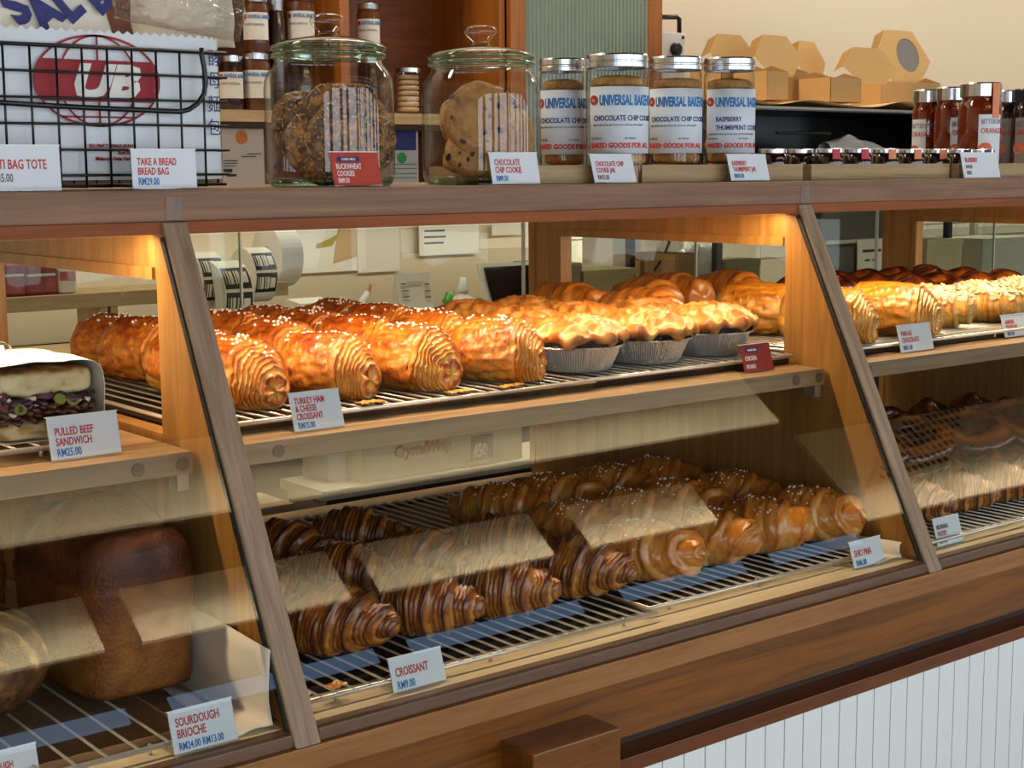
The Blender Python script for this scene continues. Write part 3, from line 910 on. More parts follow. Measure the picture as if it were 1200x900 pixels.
# --- right bay, deck: twisted dark pastries
def twist_mesh(seed):
    mb = MB(); P = []; bk = []; n, m = 90, 18
    for i in range(n):
        t = 2 * PI * i / n
        c = Vector((.052 * math.cos(t), .058 * math.sin(t) * (1 - .25 * math.cos(t * 2)), .022 + .012 * math.sin(t * 2 + seed)))
        d = Vector((-math.sin(t), math.cos(t), 0)); nn = Vector((math.cos(t), math.sin(t), 0))
        row = []
        for j in range(m):
            a = 2 * PI * j / m + t * 3
            rr_ = .024 * (1 + .22 * math.cos(a * 3 - t * 9)) * (1 + .15 * nz(t * 2, a, seed))
            q = c + nn * (rr_ * math.cos(2 * PI * j / m)) + Vector((0, 0, 1)) * (rr_ * math.sin(2 * PI * j / m))
            row.append((q.x, q.y, max(q.z, .0))); bk.append(.45 + .35 * math.cos(a * 3 - t * 9) + .2 * nz(q.x * 60, q.y * 60, seed))
        P.append(row)
    mb.grid(P, cu=True, cv=True, flip=True); mb.bake = bk
    return mb.mesh('pastry', True)


tw = [proto_thing('twisted_pastry', twist_mesh(sd), C_DARK) for sd in (1, 4)]
k = 0
for r, yy in enumerate((1.74, 1.90, 2.06)):
    for c, xx in enumerate((2.22, 2.38, 2.54, 2.70, 2.86)):
        place(tw, k, 'dark glazed twisted ring pastry, %s from left post, %s row of right deck' % (ORD[c], ['front', 'middle', 'back'][r]), 'pastry', (xx, yy, LOWTOP + .0), k * .9, 'twisted pastries on the right deck')
        if r < 2:
            place(tw, k + 1, 'dark twisted pastry stacked on the %s one, %s row of right deck' % (ORD[c], ['front', 'middle', 'back'][r]), 'pastry', (xx + .01, yy + .02, LOWTOP + .052), k * 1.9, 'twisted pastries on the right deck')
        k += 1
for c in range(5):
    place(cros, c, 'small dark croissant, %s from the left post along the front of the right deck' % ORD[c], 'croissant', (2.14 + .125 * c, 1.575, LOWTOP), .5, 'dark croissants along the right deck front', .85)


# ------------------------------------------------------------------ left bay
def loaf_mesh(seed, wx, ly, h, notch=.45):
    """tall tin loaf with a mushroomed top; long axis Y, base at z=0"""
    mb = MB(); P = []; bk = []; nu, nv = 60, 96
    for i in range(nu):
        t = i / (nu - 1)
        z = h * t
        if t < .58: s = .93 + .07 * t / .58
        elif t < .64: s = 1.0 + .5 * (t - .58)
        else:
            q = (t - .64) / .36; s = 1.035 * max(0.0, 1 - q ** 3.2) ** .5
        if t < .03: s *= .93 + .07 * t / .03
        row = []
        for j in range(nv):
            a = 2 * PI * j / nv; c, sn = math.cos(a), math.sin(a)
            e = 5.0 if t < .62 else 3.6
            k = (abs(c) ** e + abs(sn) ** e) ** (-1 / e)
            x, y = c * k * wx / 2 * s, sn * k * ly / 2 * s
            n1 = nz(x * 12 + seed, y * 12, z * 12); n2 = nz(x * 50, y * 50 + seed, z * 50)
            lobes = .012 * math.cos(y / ly * 2 * PI * 2.0) * sstep(.6, .8, t)
            g = 1 + .02 * n1 + .008 * n2
            row.append((x * g, y * g, z + (.006 * n1 + .003 * n2) * sstep(.5, .9, t) + lobes))
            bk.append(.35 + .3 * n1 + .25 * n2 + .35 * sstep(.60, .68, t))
        P.append(row)
    mb.grid(P, cv=True)
    mb.v.append(tuple(sum(p[q] for p in P[0]) / nv for q in range(3))); bk.append(.4); b0 = len(mb.v) - 1
    mb.v.append((0, 0, max(p[2] for p in P[-1]))); bk.append(.8); b1 = len(mb.v) - 1
    for j in range(nv):
        mb.f.append((j, b0, (j + 1) % nv)); mb.f.append(((nu - 1) * nv + j, (nu - 1) * nv + (j + 1) % nv, b1))
    mb.bake = bk
    return mb.mesh('loaf', True)


def simple(name, me, mat, label, cat, loc, rz=0, group=None, sc=(1, 1, 1)):
    o = put(name, me, mat); o.location = loc; o.rotation_euler = (0, 0, rz); o.scale = sc
    return tag(o, label, cat, group)


simple('brioche_loaf', loaf_mesh(2, .150, .25, .212), C_BRIO, 'tall brown brioche loaf behind the brioche sign in the left bay', 'bread loaf', (.724, 1.718, LOWTOP), .03, 'brioche loaves')
simple('brioche_loaf', loaf_mesh(7, .135, .25, .205), C_BRIO, 'darker brioche loaf to the left of and behind the tall brown one', 'bread loaf', (.585, 1.93, LOWTOP), -.02, 'brioche loaves')


def boule_mesh(seed, rx, ry, h):
    mb = MB(); P = []; bk = []; nu, nv = 56, 90
    for i in range(nu):
        t = PI * i / (nu - 1); row = []
        for j in range(nv):
            a = 2 * PI * j / nv
            x, y, z = rx * math.sin(t) ** .8 * math.cos(a), ry * math.sin(t) ** .8 * math.sin(a), h * .5 * math.cos(t)
            n1 = nz(x * 12 + seed, y * 12, z * 12); n2 = nz(x * 45, y * 45, z * 45 + seed); n3 = nz(x * 110, y * 110, z * 110)
            g = 1 + .05 * n1 + .03 * n2 + .014 * n3
            cut = 0
            for o in (-.035, .0, .035):
                cut = max(cut, math.exp(-((x * .8 + y * .5 - o) / .006) ** 2)) if z > 0 else cut
            zz = max(z * g, -h * .42) + .004 * cut
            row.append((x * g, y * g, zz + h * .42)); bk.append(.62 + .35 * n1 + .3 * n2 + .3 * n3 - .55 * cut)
        P.append(row)
    mb.grid(P, cv=True); mb.bake = bk
    return mb.mesh('sourdough', True)


simple('sourdough_loaf', boule_mesh(3, .105, .125, .130), C_SOUR, 'dark crusty sourdough loaf cut off at the left edge of the deck', 'bread loaf', (.528, 1.712, LOWTOP), .35)

# wrapped sandwiches on the left shelf
sw = thing('sandwich', 'pulled beef sandwich in white paper behind its sign on left shelf', 'sandwich', (.663, 1.768, UPTOP))
def bread_slab(w, d, h, seed, top=True):
    mb = MB(); P = []; bk = []; nu, nv = 26, 60
    for i in range(nu):
        t = i / (nu - 1); row = []
        s = (1 - abs(2 * t - 1) ** 4) ** .25 if 0 < t < 1 else .0
        for j in range(nv):
            a = 2 * PI * j / nv; c, sn = math.cos(a), math.sin(a); k = (abs(c) ** 5 + abs(sn) ** 5) ** -.2
            x, y = c * k * w / 2 * (.15 + .85 * s), sn * k * d / 2 * (.15 + .85 * s)
            n1 = nz(x * 40 + seed, y * 40, t * 3); n2 = nz(x * 120, y * 120, t * 6 + seed)
            row.append((x, y, h * t + .003 * n1 * s)); bk.append(.25 + .35 * n1 + .3 * n2 + (.45 * sstep(.75, .95, t) if top else .2))
        P.append(row)
    mb.grid(P, cv=True); mb.bake = bk
    return mb.mesh('bread', True)
C_CIAB = crust('ciabatta crumb', [(0.0, 'ead9b0'), (.45, 'd8bd88'), (.62, 'b98848'), (.9, '6e4420'), (1, '4a2a12')], .7, 0, 60, .45, .6)
bt = bread_slab(.128, .12, .034, 1); bt.transform(Matrix.Translation((0, 0, .050))); put('bread_top', bt, C_CIAB, sw, world=False)
put('bread_bottom', bread_slab(.122, .12, .026, 5, False), C_CIAB, sw, world=False)
r2 = random.Random(5)
def strips(n, col, name, rough, zr, size, xr=(-.056, .056)):
    mb = MB()
    for _ in range(n):
        x, z = r2.uniform(*xr), r2.uniform(*zr); y = -.057 + r2.uniform(-.006, .01)
        a = r2.uniform(-.7, .7); L = size * r2.uniform(.6, 1.4)
        p = [(x - L * math.cos(a) / 2, y + .012, z - L * math.sin(a) / 2), (x, y - r2.uniform(0, .005), z + r2.uniform(-.003, .003)), (x + L * math.cos(a) / 2, y + .012, z + L * math.sin(a) / 2)]
        mb.tube(p, [size * .10, size * .16, size * .09], 6)
    o = put(name, mb, pmat(name + ' filling', col, rough, var=.25, scale=90, coat=.3), sw, world=False, smooth=True, stuff=True)
strips(60, '4c2612', 'pulled_beef', .4, (.022, .050), .024)
strips(22, '3a1430', 'red_cabbage', .4, (.040, .056), .026)
strips(12, 'e6dcc0', 'white_onion', .5, (.034, .054), .018)
cu = MB()
for x, z in ((.014, .048), (-.034, .040), (.03, .045)):
    q = MB().lathe([(.0075, 0), (.0075, .003)], 20)
    cu.add([(x + p[0], -.0645 + p[2] + p[1] * .35, z + p[1] * .8) for p in q.v], q.f)
put('cucumber', cu, pmat('cucumber', '7c8638', .35, var=.3, scale=120), sw, world=False)
def wrapper(w, d, h, cut, seed):
    mb = MB(); P = []
    for i in range(22):
        t = i / 21; y = -d / 2 + (d + .10) * t; row = []
        for j in range(44):
            a = 2 * PI * j / 44; c, sn = math.cos(a), math.sin(a); k = (abs(c) ** 6 + abs(sn) ** 6) ** (-1 / 6)
            tap = 1 - .45 * sstep(.65, 1, t)
            n = nz(c * 2 + seed, sn * 2, t * 4); n2 = nz(c * 6, sn * 6 + seed, t * 9)
            yo = y + (.016 * (1 if sn < 0 else -.3) * (t < .05)) * 0
            row.append((c * k * w / 2 * tap * (1 + .03 * n), yo + .010 * n * (t < .1), h / 2 + sn * k * h / 2 * tap * (1 + .035 * n + .02 * n2)))
        P.append(row)
    mb.grid(P, cv=True)
    if cut: pass
    return mb.mesh('paper_wrap', False)
o = put('paper_wrap', wrapper(.142, .118, .092, True, 2), M_PAPERW, sw, world=False)
so = o.modifiers.new('thickness', 'SOLIDIFY'); so.thickness = .0008
sw2 = thing('sandwich', 'fully wrapped white paper sandwich parcel behind the open beef sandwich', 'sandwich', (.612, 1.945, UPTOP))
pk = wrapper(.15, .15, .105, False, 6); put('paper_wrap', pk, M_PAPERW, sw2, world=False)
put('paper_fold', MB().prism_y([(-.074, .02), (.074, .02), (.06, .098), (-.06, .098)], -.079, -.074), M_PAPERW, sw2, world=False)


# parchment sheets standing against dividers
def sheet(label, pts_fn, nu=20, nv=12):
    P = [[pts_fn(i / (nu - 1), j / (nv - 1)) for j in range(nv)] for i in range(nu)]
    o = put('parchment_sheet', MB().grid(P), pmat('parchment', 'efe6d6', .75, sub=0), smooth=True)
    s = o.modifiers.new('thickness', 'SOLIDIFY'); s.thickness = .0006
    return tag(o, label, 'paper')


def liner(x1, y0, y1, h, seed, skew=0.0, wx=.06):
    def f(u, v):
        y = y0 + (y1 - y0) * u
        t = v
        if t < .45: x, z = x1 - wx + wx * .88 * t / .45, .002 + .004 * math.sin(t * 6 + u * 5) ** 2
        else:
            q = (t - .45) / .55; x, z = x1 - wx * .12 + .0 - .012 * math.sin(q * PI) * (.5 + .5 * nz(u * 3, q, seed)), .004 + h * q * (1 - skew * u)
        return (x + .003 * nz(u * 4, v * 4, seed), y + .004 * nz(v * 5, u * 2, seed), DZ + .003 + z)
    return f


sheet('white parchment liner standing against the left bay divider behind the brioche sign', liner(lx1 - .003, 1.452, 1.66, .088, 2, -.12, .05))
sheet('white parchment liner beside the rightmost salted roll against the divider', liner(mx1 - .004, 1.462, 1.62, .024, 5, .35, .068))
sheet('small parchment corner at the left end of the croissant rack', liner(mx0 + .028, 1.478, 1.53, .016, 8, .2, .02))


# ------------------------------------------------------------------ price signs
def sign(label, bl, br, tl, lines, card=M_CARD, z=None, Y=None, extra=None, foot=.034):
    if Y is None:
        A = on_z(*bl, z); B = on_z(*br, z); yy = (A.y + B.y) / 2
        A = on_y(bl[0], bl[1], yy); B = on_y(br[0], br[1], yy)
    else:
        yy = Y; A = on_y(*bl, yy); B = on_y(*br, yy)
    w = B.x - A.x
    zb = z
    t = on_x(*tl, A.x)
    # panel leaning back: height and lean from the picture, lean kept sane
    h = max(.03, t.z - zb); lean = max(.05, min(.30, math.atan2(t.y - yy, h))); h = max(.03, on_y(tl[0], tl[1], yy + h * math.tan(lean)).z - zb)
    hh = h / math.cos(lean)
    s = thing('price_sign', label, 'price sign', ((A.x + B.x) / 2, yy, zb + .0005))
    R_ = Matrix.Rotation(-lean, 4, 'X')
    hm = MB().box(-w / 2, w / 2, .0012, .0032, 0, hh)
    me = hm.mesh('holder'); me.transform(R_)
    f2 = MB().box(-w / 2, w / 2, .0, foot, 0, .0018)
    k = len(me.vertices)
    hold = MB().add([tuple(v.co) for v in me.vertices], [tuple(p.vertices) for p in me.polygons]).add(f2.v, f2.f)
    put('holder', hold, M_ACRYL, s, world=False)
    cm = MB().box(-w / 2 + .001, w / 2 - .001, .0, .0009, .001, hh - .001).mesh('card'); cm.transform(R_)
    c = put('card', cm, card, s, world=False)
    y = hh - .001
    for (txt, size, mat, zf) in lines:
        me = text_mesh(txt, size * 1.28 * hh, .024 * size * hh, .62, 'LEFT')
        me.transform(R_ @ Matrix.Translation((-w / 2 + .095 * w, -.0004, zf * hh)) @ Matrix.Rotation(PI / 2, 4, 'X'))
        put('lettering', me, mat, c, world=False)
    if extra: extra(c, w, hh, R_)
    ed = MB().box(-w / 2, w / 2, -.0004, .0034, hh - .0010, hh + .0004).mesh('edge'); ed.transform(R_)
    put('edge_glint', ed, pmat('acrylic edge glint', 'f0ece6', .2), s, world=False)  # acrylic top edge, its glint put in as a near-white colour
    return s


R, B_, G = M_TXTRED, M_TXTBLUE, M_TXTGREY
SGZ = 1.0335; CT = TOP + .0005
sign('white card for the tote at the left edge of the countertop', (-24, 217), (73, 217), (-27, 170), [('ROTI BAG TOTE', .23, R, .48), ('RM35.00', .20, G, .20)], z=CT, Y=1.735)
sign('white bread bag card in front of the wire basket', (155, 219.5), (232, 218.5), (152, 175), [('TAKE A BREAD', .20, R, .60), ('BREAD BAG', .20, R, .36), ('RM29.00', .20, B_, .11)], z=CT, Y=1.735)


def pill(c, w, hh, R_):
    m = MB(); pts = []
    for k in range(24):
        a = 2 * PI * k / 24; pts.append((-.13 * w + (.19 * w if math.cos(a) > 0 else -.19 * w) + .07 * hh * math.cos(a), .78 * hh + .075 * hh * math.sin(a)))
    me = m.prism_y(pts, -.0003, .0002).mesh('pill'); me.transform(R_); put('blue_pill', me, M_TXTNAVY, c, world=False)
    me = text_mesh('DARK MILK', .10 * hh, .002 * hh, .9, 'CENTER'); me.transform(R_ @ Matrix.Translation((-.13 * w, -.0007, .745 * hh)) @ Matrix.Rotation(PI / 2, 4, 'X')); put('lettering', me, M_TXTWHITE, c, world=False)


WHT = M_TXTWHITE
sign('red card with white print in front of the dark cookie jar', (392, 216), (449, 214), (385, 178), [('BUCKWHEAT', .17, WHT, .50), ('COOKIES', .17, WHT, .30), ('RM9.50', .15, WHT, .11)], M_CARDRED, z=CT, Y=1.735, extra=pill)
sign('white card with orange red print in front of the chip cookie jar', (577, 213.5), (634, 212.5), (572, 179), [('CHOCOLATE', .21, R, .60), ('CHIP COOKIE', .21, R, .36), ('RM9.50', .19, B_, .11)], z=CT, Y=1.73)
sign('white cookie jar card on the seam between the first two wooden trays', (697, 213.5), (747, 212.5), (690, 181), [('CHOCOLATE CHIP', .19, R, .58), ('COOKIE JAR', .19, R, .36), ('RM35.00', .18, G, .12)], z=CT, Y=1.725)
sign('white raspberry card in front of the rightmost tall labelled jar', (857, 212.5), (903, 211.5), (851, 181), [('RASPBERRY', .19, R, .58), ('THUMBPRINT JAR', .19, R, .36), ('RM38.00', .18, B_, .12)], z=CT, Y=1.725)
sign('white jam card in front of the tall orange jam jars', (1130, 207), (1173, 206), (1125, 179), [('BLUEBERRY', .20, R, .62), ('JAM JAR', .15, G, .38), ('RM28', .16, G, .14)], z=CT, Y=1.72)
sign('pale blue pulled beef card on the left upper shelf', (60, 540), (144, 533), (53, 490), [('PULLED BEEF', .20, R, .56), ('SANDWICH', .20, R, .33), ('RM25.00', .20, B_, .09)], z=SGZ)
sign('pale blue turkey ham card in front of the ham croissants', (345, 508), (405, 500), (334, 462), [('TURKEY HAM', .18, R, .70), ('& CHEESE', .18, R, .50), ('CROISSANT', .18, R, .30), ('RM15.00', .17, B_, .08)], z=SGZ)
sign('dark red card in front of the right end of the pie rack', (873, 439), (908, 432), (864, 405), [('CHICKEN', .17, WHT, .42), ('PIE RM22', .15, WHT, .14)], M_CARDDKRED, z=SGZ, extra=pill)
sign('white chocolate pastry card left on the right upper shelf', (1056, 413), (1095, 411), (1050, 382), [('PAIN AU', .20, R, .60), ('CHOCOLATE', .20, R, .36), ('RM11.00', .18, B_, .10)], z=SGZ)
sign('white almond card at the right edge of the right upper shelf', (1178, 397), (1214, 392), (1172, 370), [('ALMOND', .20, R, .60), ('CROISSANT', .20, R, .36), ('RM12.00', .18, B_, .10)], z=SGZ)
LZ = .7395
sign('pale blue sourdough brioche card on the left bay sill', (204, 888), (280, 866), (194, 836), [('SOURDOUGH', .22, R, .62), ('BRIOCHE', .22, R, .36), ('RM24.00 RM13.00', .19, B_, .09)], z=LZ)
sign('pale blue croissant card on the middle bay sill', (461, 814), (524, 797), (453, 773), [('CROISSANT', .27, R, .44), ('RM9.00', .25, B_, .08)], z=LZ)
sign('small pale blue card beside the parchment at the right end of the middle sill', (1001, 668), (1038, 658), (992, 637), [('SHIO PAN', .27, R, .42), ('RM6.00', .24, B_, .08)], z=LZ)
sign('pale card just right of the right post on the right bay sill', (1099, 643), (1130, 633), (1089, 610), [('MORNING', .18, G, .60), ('PASTRY', .19, R, .36), ('RM7.00', .18, G, .10)], z=LZ)
sign('blank pale card cut off at the bottom left corner of the sill', (-32, 935), (49, 912), (-42, 891), [('SOURDOUGH', .2, R, .5)], z=LZ)


# ------------------------------------------------------------------ countertop: glass jars with cookies
def glass_jar(label, c, H, Rb, redge):
    j = thing('glass_jar', label, 'glass jar', (c[0], c[1], CT))
    k = H
    prof = [(.0, .004), (Rb * .93, .004), (Rb * .985, .010), (Rb, .022), (Rb, k * .555), (Rb * .985, k * .615), (Rb * .93, k * .665), (Rb * .845, k * .705), (Rb * .82, k * .73), (Rb * .83, k * .745), (Rb * .86, k * .752), (Rb * .865, k * .765), (Rb * .835, k * .775)]
    put('jar_body', MB().lathe(prof, 72, cap=False), M_GLASS_JAR, j, world=False, smooth=True)
    put('jar_base', MB().lathe([(.0, .0005), (Rb * .90, .0005), (Rb * .955, .004), (Rb * .97, .011), (Rb * .93, .013), (0, .013)], 72, cap=False), M_GLASS_BASE, j, world=False, smooth=True)
    lid = put('lid', MB().lathe([(Rb * .76, k * .755), (Rb * .855, k * .778), (Rb * .87, k * .79), (Rb * .875, k * .805), (Rb * .86, k * .818), (Rb * .78, k * .83), (Rb * .55, k * .852), (Rb * .30, k * .868), (Rb * .17, k * .878)], 72, cap=False), M_GLASS_JAR, j, world=False, smooth=True)
    put('lid_rim', MB().tube([(Rb * .868 * math.cos(2 * PI * q / 48), Rb * .868 * math.sin(2 * PI * q / 48), k * .800) for q in range(48)], .0032, 8, closed=True), M_GLASS_BASE, lid, world=False, smooth=True)
    put('neck_ring', MB().tube([(Rb * .86 * math.cos(2 * PI * q / 48), Rb * .86 * math.sin(2 * PI * q / 48), k * .758) for q in range(48)], .0035, 8, closed=True), M_GLASS_BASE, j, world=False, smooth=True)
    put('knob', MB().lathe([(Rb * .17, k * .878), (Rb * .13, k * .893), (Rb * .15, k * .905), (Rb * .245, k * .935), (Rb * .275, k * .958), (Rb * .25, k * .985), (Rb * .15, k * .998), (0, k)], 36, cap=False), M_GLASS_JAR, lid, world=False, smooth=True)
    return j


def cookie_mesh(seed, R, h, lump=.10, chips=True):
    mb = MB(); P = []; bk = []; nu, nv = 24, 56
    for i in range(nu):
        t = PI * i / (nu - 1); row = []
        for j in range(nv):
            a = 2 * PI * j / nv
            st, ct = math.sin(t), math.cos(t)
            n1 = nz(math.cos(a) * 2 * st + seed, math.sin(a) * 2 * st, ct); n2 = nz(math.cos(a) * 9 * st, math.sin(a) * 9 * st + seed, ct * 4)
            r = R * st ** .45 * (1 + lump * .6 * n1 + .03 * n2)
            z = h / 2 * (1 if ct > 0 else -1) * abs(ct) ** .6 + h * lump * (n2 * .7 + n1)
            row.append((r * math.cos(a), r * math.sin(a), z)); bk.append(.4 + .3 * n1 + .4 * n2)
        P.append(row)
    mb.grid(P, cv=True); mb.bake = bk
    return mb.mesh('cookie', True)


def jar_at(bl, br, Y):
    a, b = on_y(*bl, Y), on_y(*br, Y)
    ang = math.atan2((a.x + b.x) / 2, Y)
    return ((a.x + b.x) / 2, Y), (b.x - a.x) / 2 * math.cos(ang) * 1.0


J1, R1 = jar_at((307, 120), (460, 120), 1.84)
J2, R2 = jar_at((492, 130), (632, 130), 1.84)
glass_jar('large lidded glass jar of dark seeded cookies behind the red card', J1, on_y(380, 16, 1.84).z - CT, R1, 0)
glass_jar('large lidded glass jar of pale brown chip cookies beside the labelled jars', J2, on_y(563, 30, 1.84).z - CT, R2, 0)


def lay(o, loc, tilt, az, spin=0.0):
    o.rotation_euler = (Matrix.Rotation(az, 3, 'Z') @ Matrix.Rotation(tilt, 3, 'X') @ Matrix.Rotation(spin, 3, 'Z')).to_euler(); o.location = loc


b1 = cookie_mesh(3, .046, .020, .16); b2 = cookie_mesh(8, .044, .019, .16)
look1 = math.atan2(-J1[0], J1[1])      # azimuth facing the shop side
gz = CT + .0145
spots = [(-.030, -.012, .034, 1.05, .5), (-.024, .012, .066, 1.15, .3), (.004, -.020, .047, 1.25, .1), (.010, .002, .075, 1.3, -.1), (.034, -.014, .046, 1.2, -.4), (.036, .012, .078, 1.28, -.3), (-.004, .030, .050, 1.2, .2), (.02, .034, .070, 1.3, 0), (-.034, .024, .046, 1.1, .9)]
for i, (x, y, z, ti, az) in enumerate(spots):
    o = put('cookie', b1 if i % 2 else b2, C_BUCK)
    lay(o, (J1[0] + x * R1 / .082, J1[1] + y * R1 / .082, gz + z), ti, look1 * .5 + az, i); o.scale = (1.22, 1.22, 1.15)
    sc_ = scatter_on(o.data, 230, .0015, i, lambda c: True, flat=True); put('seeds', sc_, pmat('toasted seeds', 'b8823c', .5, var=.4, scale=200), o, world=False, stuff=True)
    tag(o, 'dark seed crusted cookie leaning among others in the large glass jar', 'cookie', 'dark cookies in the large glass jar')
c1 = cookie_mesh(5, .047, .026, .10); c2 = cookie_mesh(12, .045, .024, .10)
look2 = math.atan2(-J2[0], J2[1])
labs = ['big round chip cookie facing out upright in the second glass jar', 'chip cookie lying at the bottom left of the second glass jar', 'chip cookie leaning at the right inside the second glass jar', 'chip cookie at the back of the second glass jar', 'chip cookie lying flat on the bottom of the second glass jar']
for i, (x, y, z, ti, az, me) in enumerate([(-.016, -.022, .082, 1.25, look2, c1), (-.018, -.022, .036, .85, look2 + .1, c2), (.034, .002, .050, 1.3, look2 - .7, c1), (.006, .036, .07, 1.2, .2, c2), (.012, .02, .018, .12, 0, c1)]):
    o = put('cookie', me, C_COOKIE); s = R2 / .074
    lay(o, (J2[0] + x * s, J2[1] + y * s, gz + z), ti, az, i * 2.0)
    o.scale = (s, s, s)
    put('chocolate_chips', scatter_on(o.data, 16, .0034, 40 + i, lambda c: True, flat=True), pmat('chocolate chip', '3a1e0e', .4), o, world=False, stuff=True)
    tag(o, labs[i], 'cookie', 'chip cookies in the second glass jar')


# ------------------------------------------------------------------ labelled cookie jars on the wooden trays
def bend_text(body, size, R, az, z, bold, sx, shear=0.0, ext=.0002):
    me = text_mesh(body, size, bold, sx, 'LEFT', shear, ext)
    for v in me.vertices:
        a = az + v.co.x / R; r = R + v.co.z + ext
        v.co = Vector((r * math.sin(a), -r * math.cos(a), z + v.co.y))
    return me


def arc_patch(R, a0, a1, z0, z1, n=40, t=.0004):
    mb = MB()
    P = [[(r * math.sin(a0 + (a1 - a0) * k / n), -r * math.cos(a0 + (a1 - a0) * k / n), z) for r, z in ((R, z0), (R + t, z0), (R + t, z1), (R, z1))] for k in range(n + 1)]
    mb.grid(P, cv=True)
    mb.f.append((3, 2, 1, 0)); q = n * 4; mb.f.append((q, q + 1, q + 2, q + 3))
    return mb


def arc_disc(R, az, z, rx, rz, t=.0005, n=28):
    mb = MB(); v = []
    for rr_ in (R, R + t):
        for k in range(n):
            a = 2 * PI * k / n; th = az + rx * math.cos(a) / R
            v.append((rr_ * math.sin(th), -rr_ * math.cos(th), z + rz * math.sin(a)))
    return mb.add(v, [tuple(range(n))[::-1], tuple(range(n, 2 * n))] + [(k, (k + 1) % n, n + (k + 1) % n, n + k) for k in range(n)])


M_LABEL = pmat('jar label', 'dfe7ee', .55)


def label_jar(label, c, R, z0, z1, flavour, turn, small=False):
    """screw-lid jar; az is measured from -Y; turn = where the label's left edge starts"""
    H = z1 - z0
    j = thing('cookie_jar', label, 'labelled jar', (c[0], c[1], z0), group='tall labelled cookie jars on the wooden trays')
    put('jar_body', MB().lathe([(0, .001), (R * .90, .001), (R * .98, .006), (R, .014), (R, H * .84), (R * .97, H * .87), (R * .93, H * .89), (R * .93, H * .93)], 48, cap=False), M_GLASS_BROWN, j, world=False, smooth=True)
    lid = MB().lathe([(R * .96, H * .888), (R * 1.0, H * .893), (R * 1.0, H * .925), (R * .975, H * .931), (R * .975, H * .938), (R * 1.0, H * .945), (R * 1.0, H * .985), (R * .97, H * .998), (R * .9, H), (0, H)], 60, cap=False)
    put('lid', lid, M_SILVER, j, world=False, smooth=False)
    az0 = math.atan2(-c[0], c[1]) * -1.0     # turn towards the shop
    look = -math.atan2(c[0], c[1])
    zl0, zl1 = H * .205, H * .735
    RL = R + .0006
    lb = put('paper_label', arc_patch(RL, look + turn, look + turn + 4.2, zl0, zl1), M_LABEL, j, world=False, smooth=True)
    a = look + turn; hl = zl1 - zl0; RT = RL + .0005
    def ln(t, size, zf, mat, dx, bold=.0, sx=.8):
        put('lettering', bend_text(t, size, RT, a + dx / RT, zl0 + zf * hl, bold, sx), mat, lb, world=False)
    put('emblem', arc_disc(RT, a + .010 / RT, zl0 + .80 * hl, .0085, .0078), M_CARDRED, lb, world=False)
    ln('UB', .007, .775, M_TXTWHITE, .0058, .0001)
    ln('UNIVERSAL BAKEHOUSE', .0215, .725, M_TXTBLUE, .021, .0009, .50)
    y = .49
    for t in flavour:
        ln(t, .0115, y, M_TXTNAVY, .010 if len(flavour) == 1 else .022, .00025, .78); y -= .13
    ln('MADE WITH REAL BUTTER AND LOVE IN OUR BAKERY', .0045, .41 if len(flavour) == 1 else .28, M_TXTGREY, .008, 0, .8)
    ln('BEST BEFORE', .0042, .21, M_TXTGREY, .006); ln('NET WEIGHT', .0042, .21, M_TXTGREY, .062)
    ln('BAKED GOODS FOR ALL', .0105, .085, M_TXTRED, .004, .0006, .92)
    return j


def cookies_in(c, R, z0, z1, n, group, label, mat=None, seed=1):
    me = cookie_mesh(seed, R * .86, (z1 - z0) * .80 / n, .06)
    for k in range(n):
        o = put('cookie', me, mat or C_COOKIE); o.location = (c[0] + .002 * math.sin(k * 2), c[1] + .002 * math.cos(k * 3), z0 + .004 + (z1 - z0) * .80 / n * (k + .5))
        o.rotation_euler = (.05 * math.sin(k), .05 * math.cos(k * 1.7), k * 1.1)
        tag(o, label, 'cookie', group)


TZ = CT + .006
for i, (bl, br, ty, yy, fl, tn, lab) in enumerate((
        ((631, 120), (686, 120), 69, 1.90, ['CHOCOLATE CHIP COOKIE'], -1.35, 'tall labelled jar of chocolate chip cookies, first from the left beside the glass jar'),
        ((685, 110), (760, 110), 64, 1.80, ['CHOCOLATE CHIP COOKIE'], -1.0, 'largest tall labelled jar, above the tray seam and the white cookie jar card'),
        ((759, 115), (823, 115), 67, 1.86, ['CHOCOLATE CHIP COOKIE'], -1.25, 'tall labelled jar of chocolate chip cookies between the largest and the raspberry one'),
        ((823, 120), (885, 120), 68, 1.85, ['RASPBERRY', 'THUMBPRINT COOKIE'], -1.0, 'tall labelled jar of raspberry cookies, rightmost of the four'))):
    c, Rj = jar_at(bl, br, yy)
    z1 = on_y((bl[0] + br[0]) / 2, ty, yy).z
    label_jar(lab, c, Rj * .97, TZ, z1, fl, tn)
    cookies_in(c, Rj, TZ, z1, 8, 'cookies in the %s labelled jar' % ORD[i], 'brown round cookie stacked inside the %s labelled jar' % ['leftmost', 'largest', 'third', 'raspberry'][i], None, 20 + i)


def wooden_tray(label, x0, x1, y0, y1, h=.028):
    t = thing('wooden_tray', label, 'wooden tray', ((x0 + x1) / 2, (y0 + y1) / 2, CT))
    put('tray_base', MB().box(x0 + .006, x1 - .006, y0 + .006, y1 - .006, CT, CT + .005), W_TRAY, t)
    put('front_board', MB().prism_x([(y0, CT), (y0 + .007, CT), (y0 + .007, CT + h), (y0, CT + h)], x0, x1), W_TRAY, t, bevel=.0008)
    put('back_board', MB().box(x0, x1, y1 - .007, y1, CT, CT + h), W_TRAY, t)
    for a in (x0, x1 - .007): put('side_board', MB().box(a, a + .007, y0 + .007, y1 - .007, CT, CT + h), W_TRAY, t)


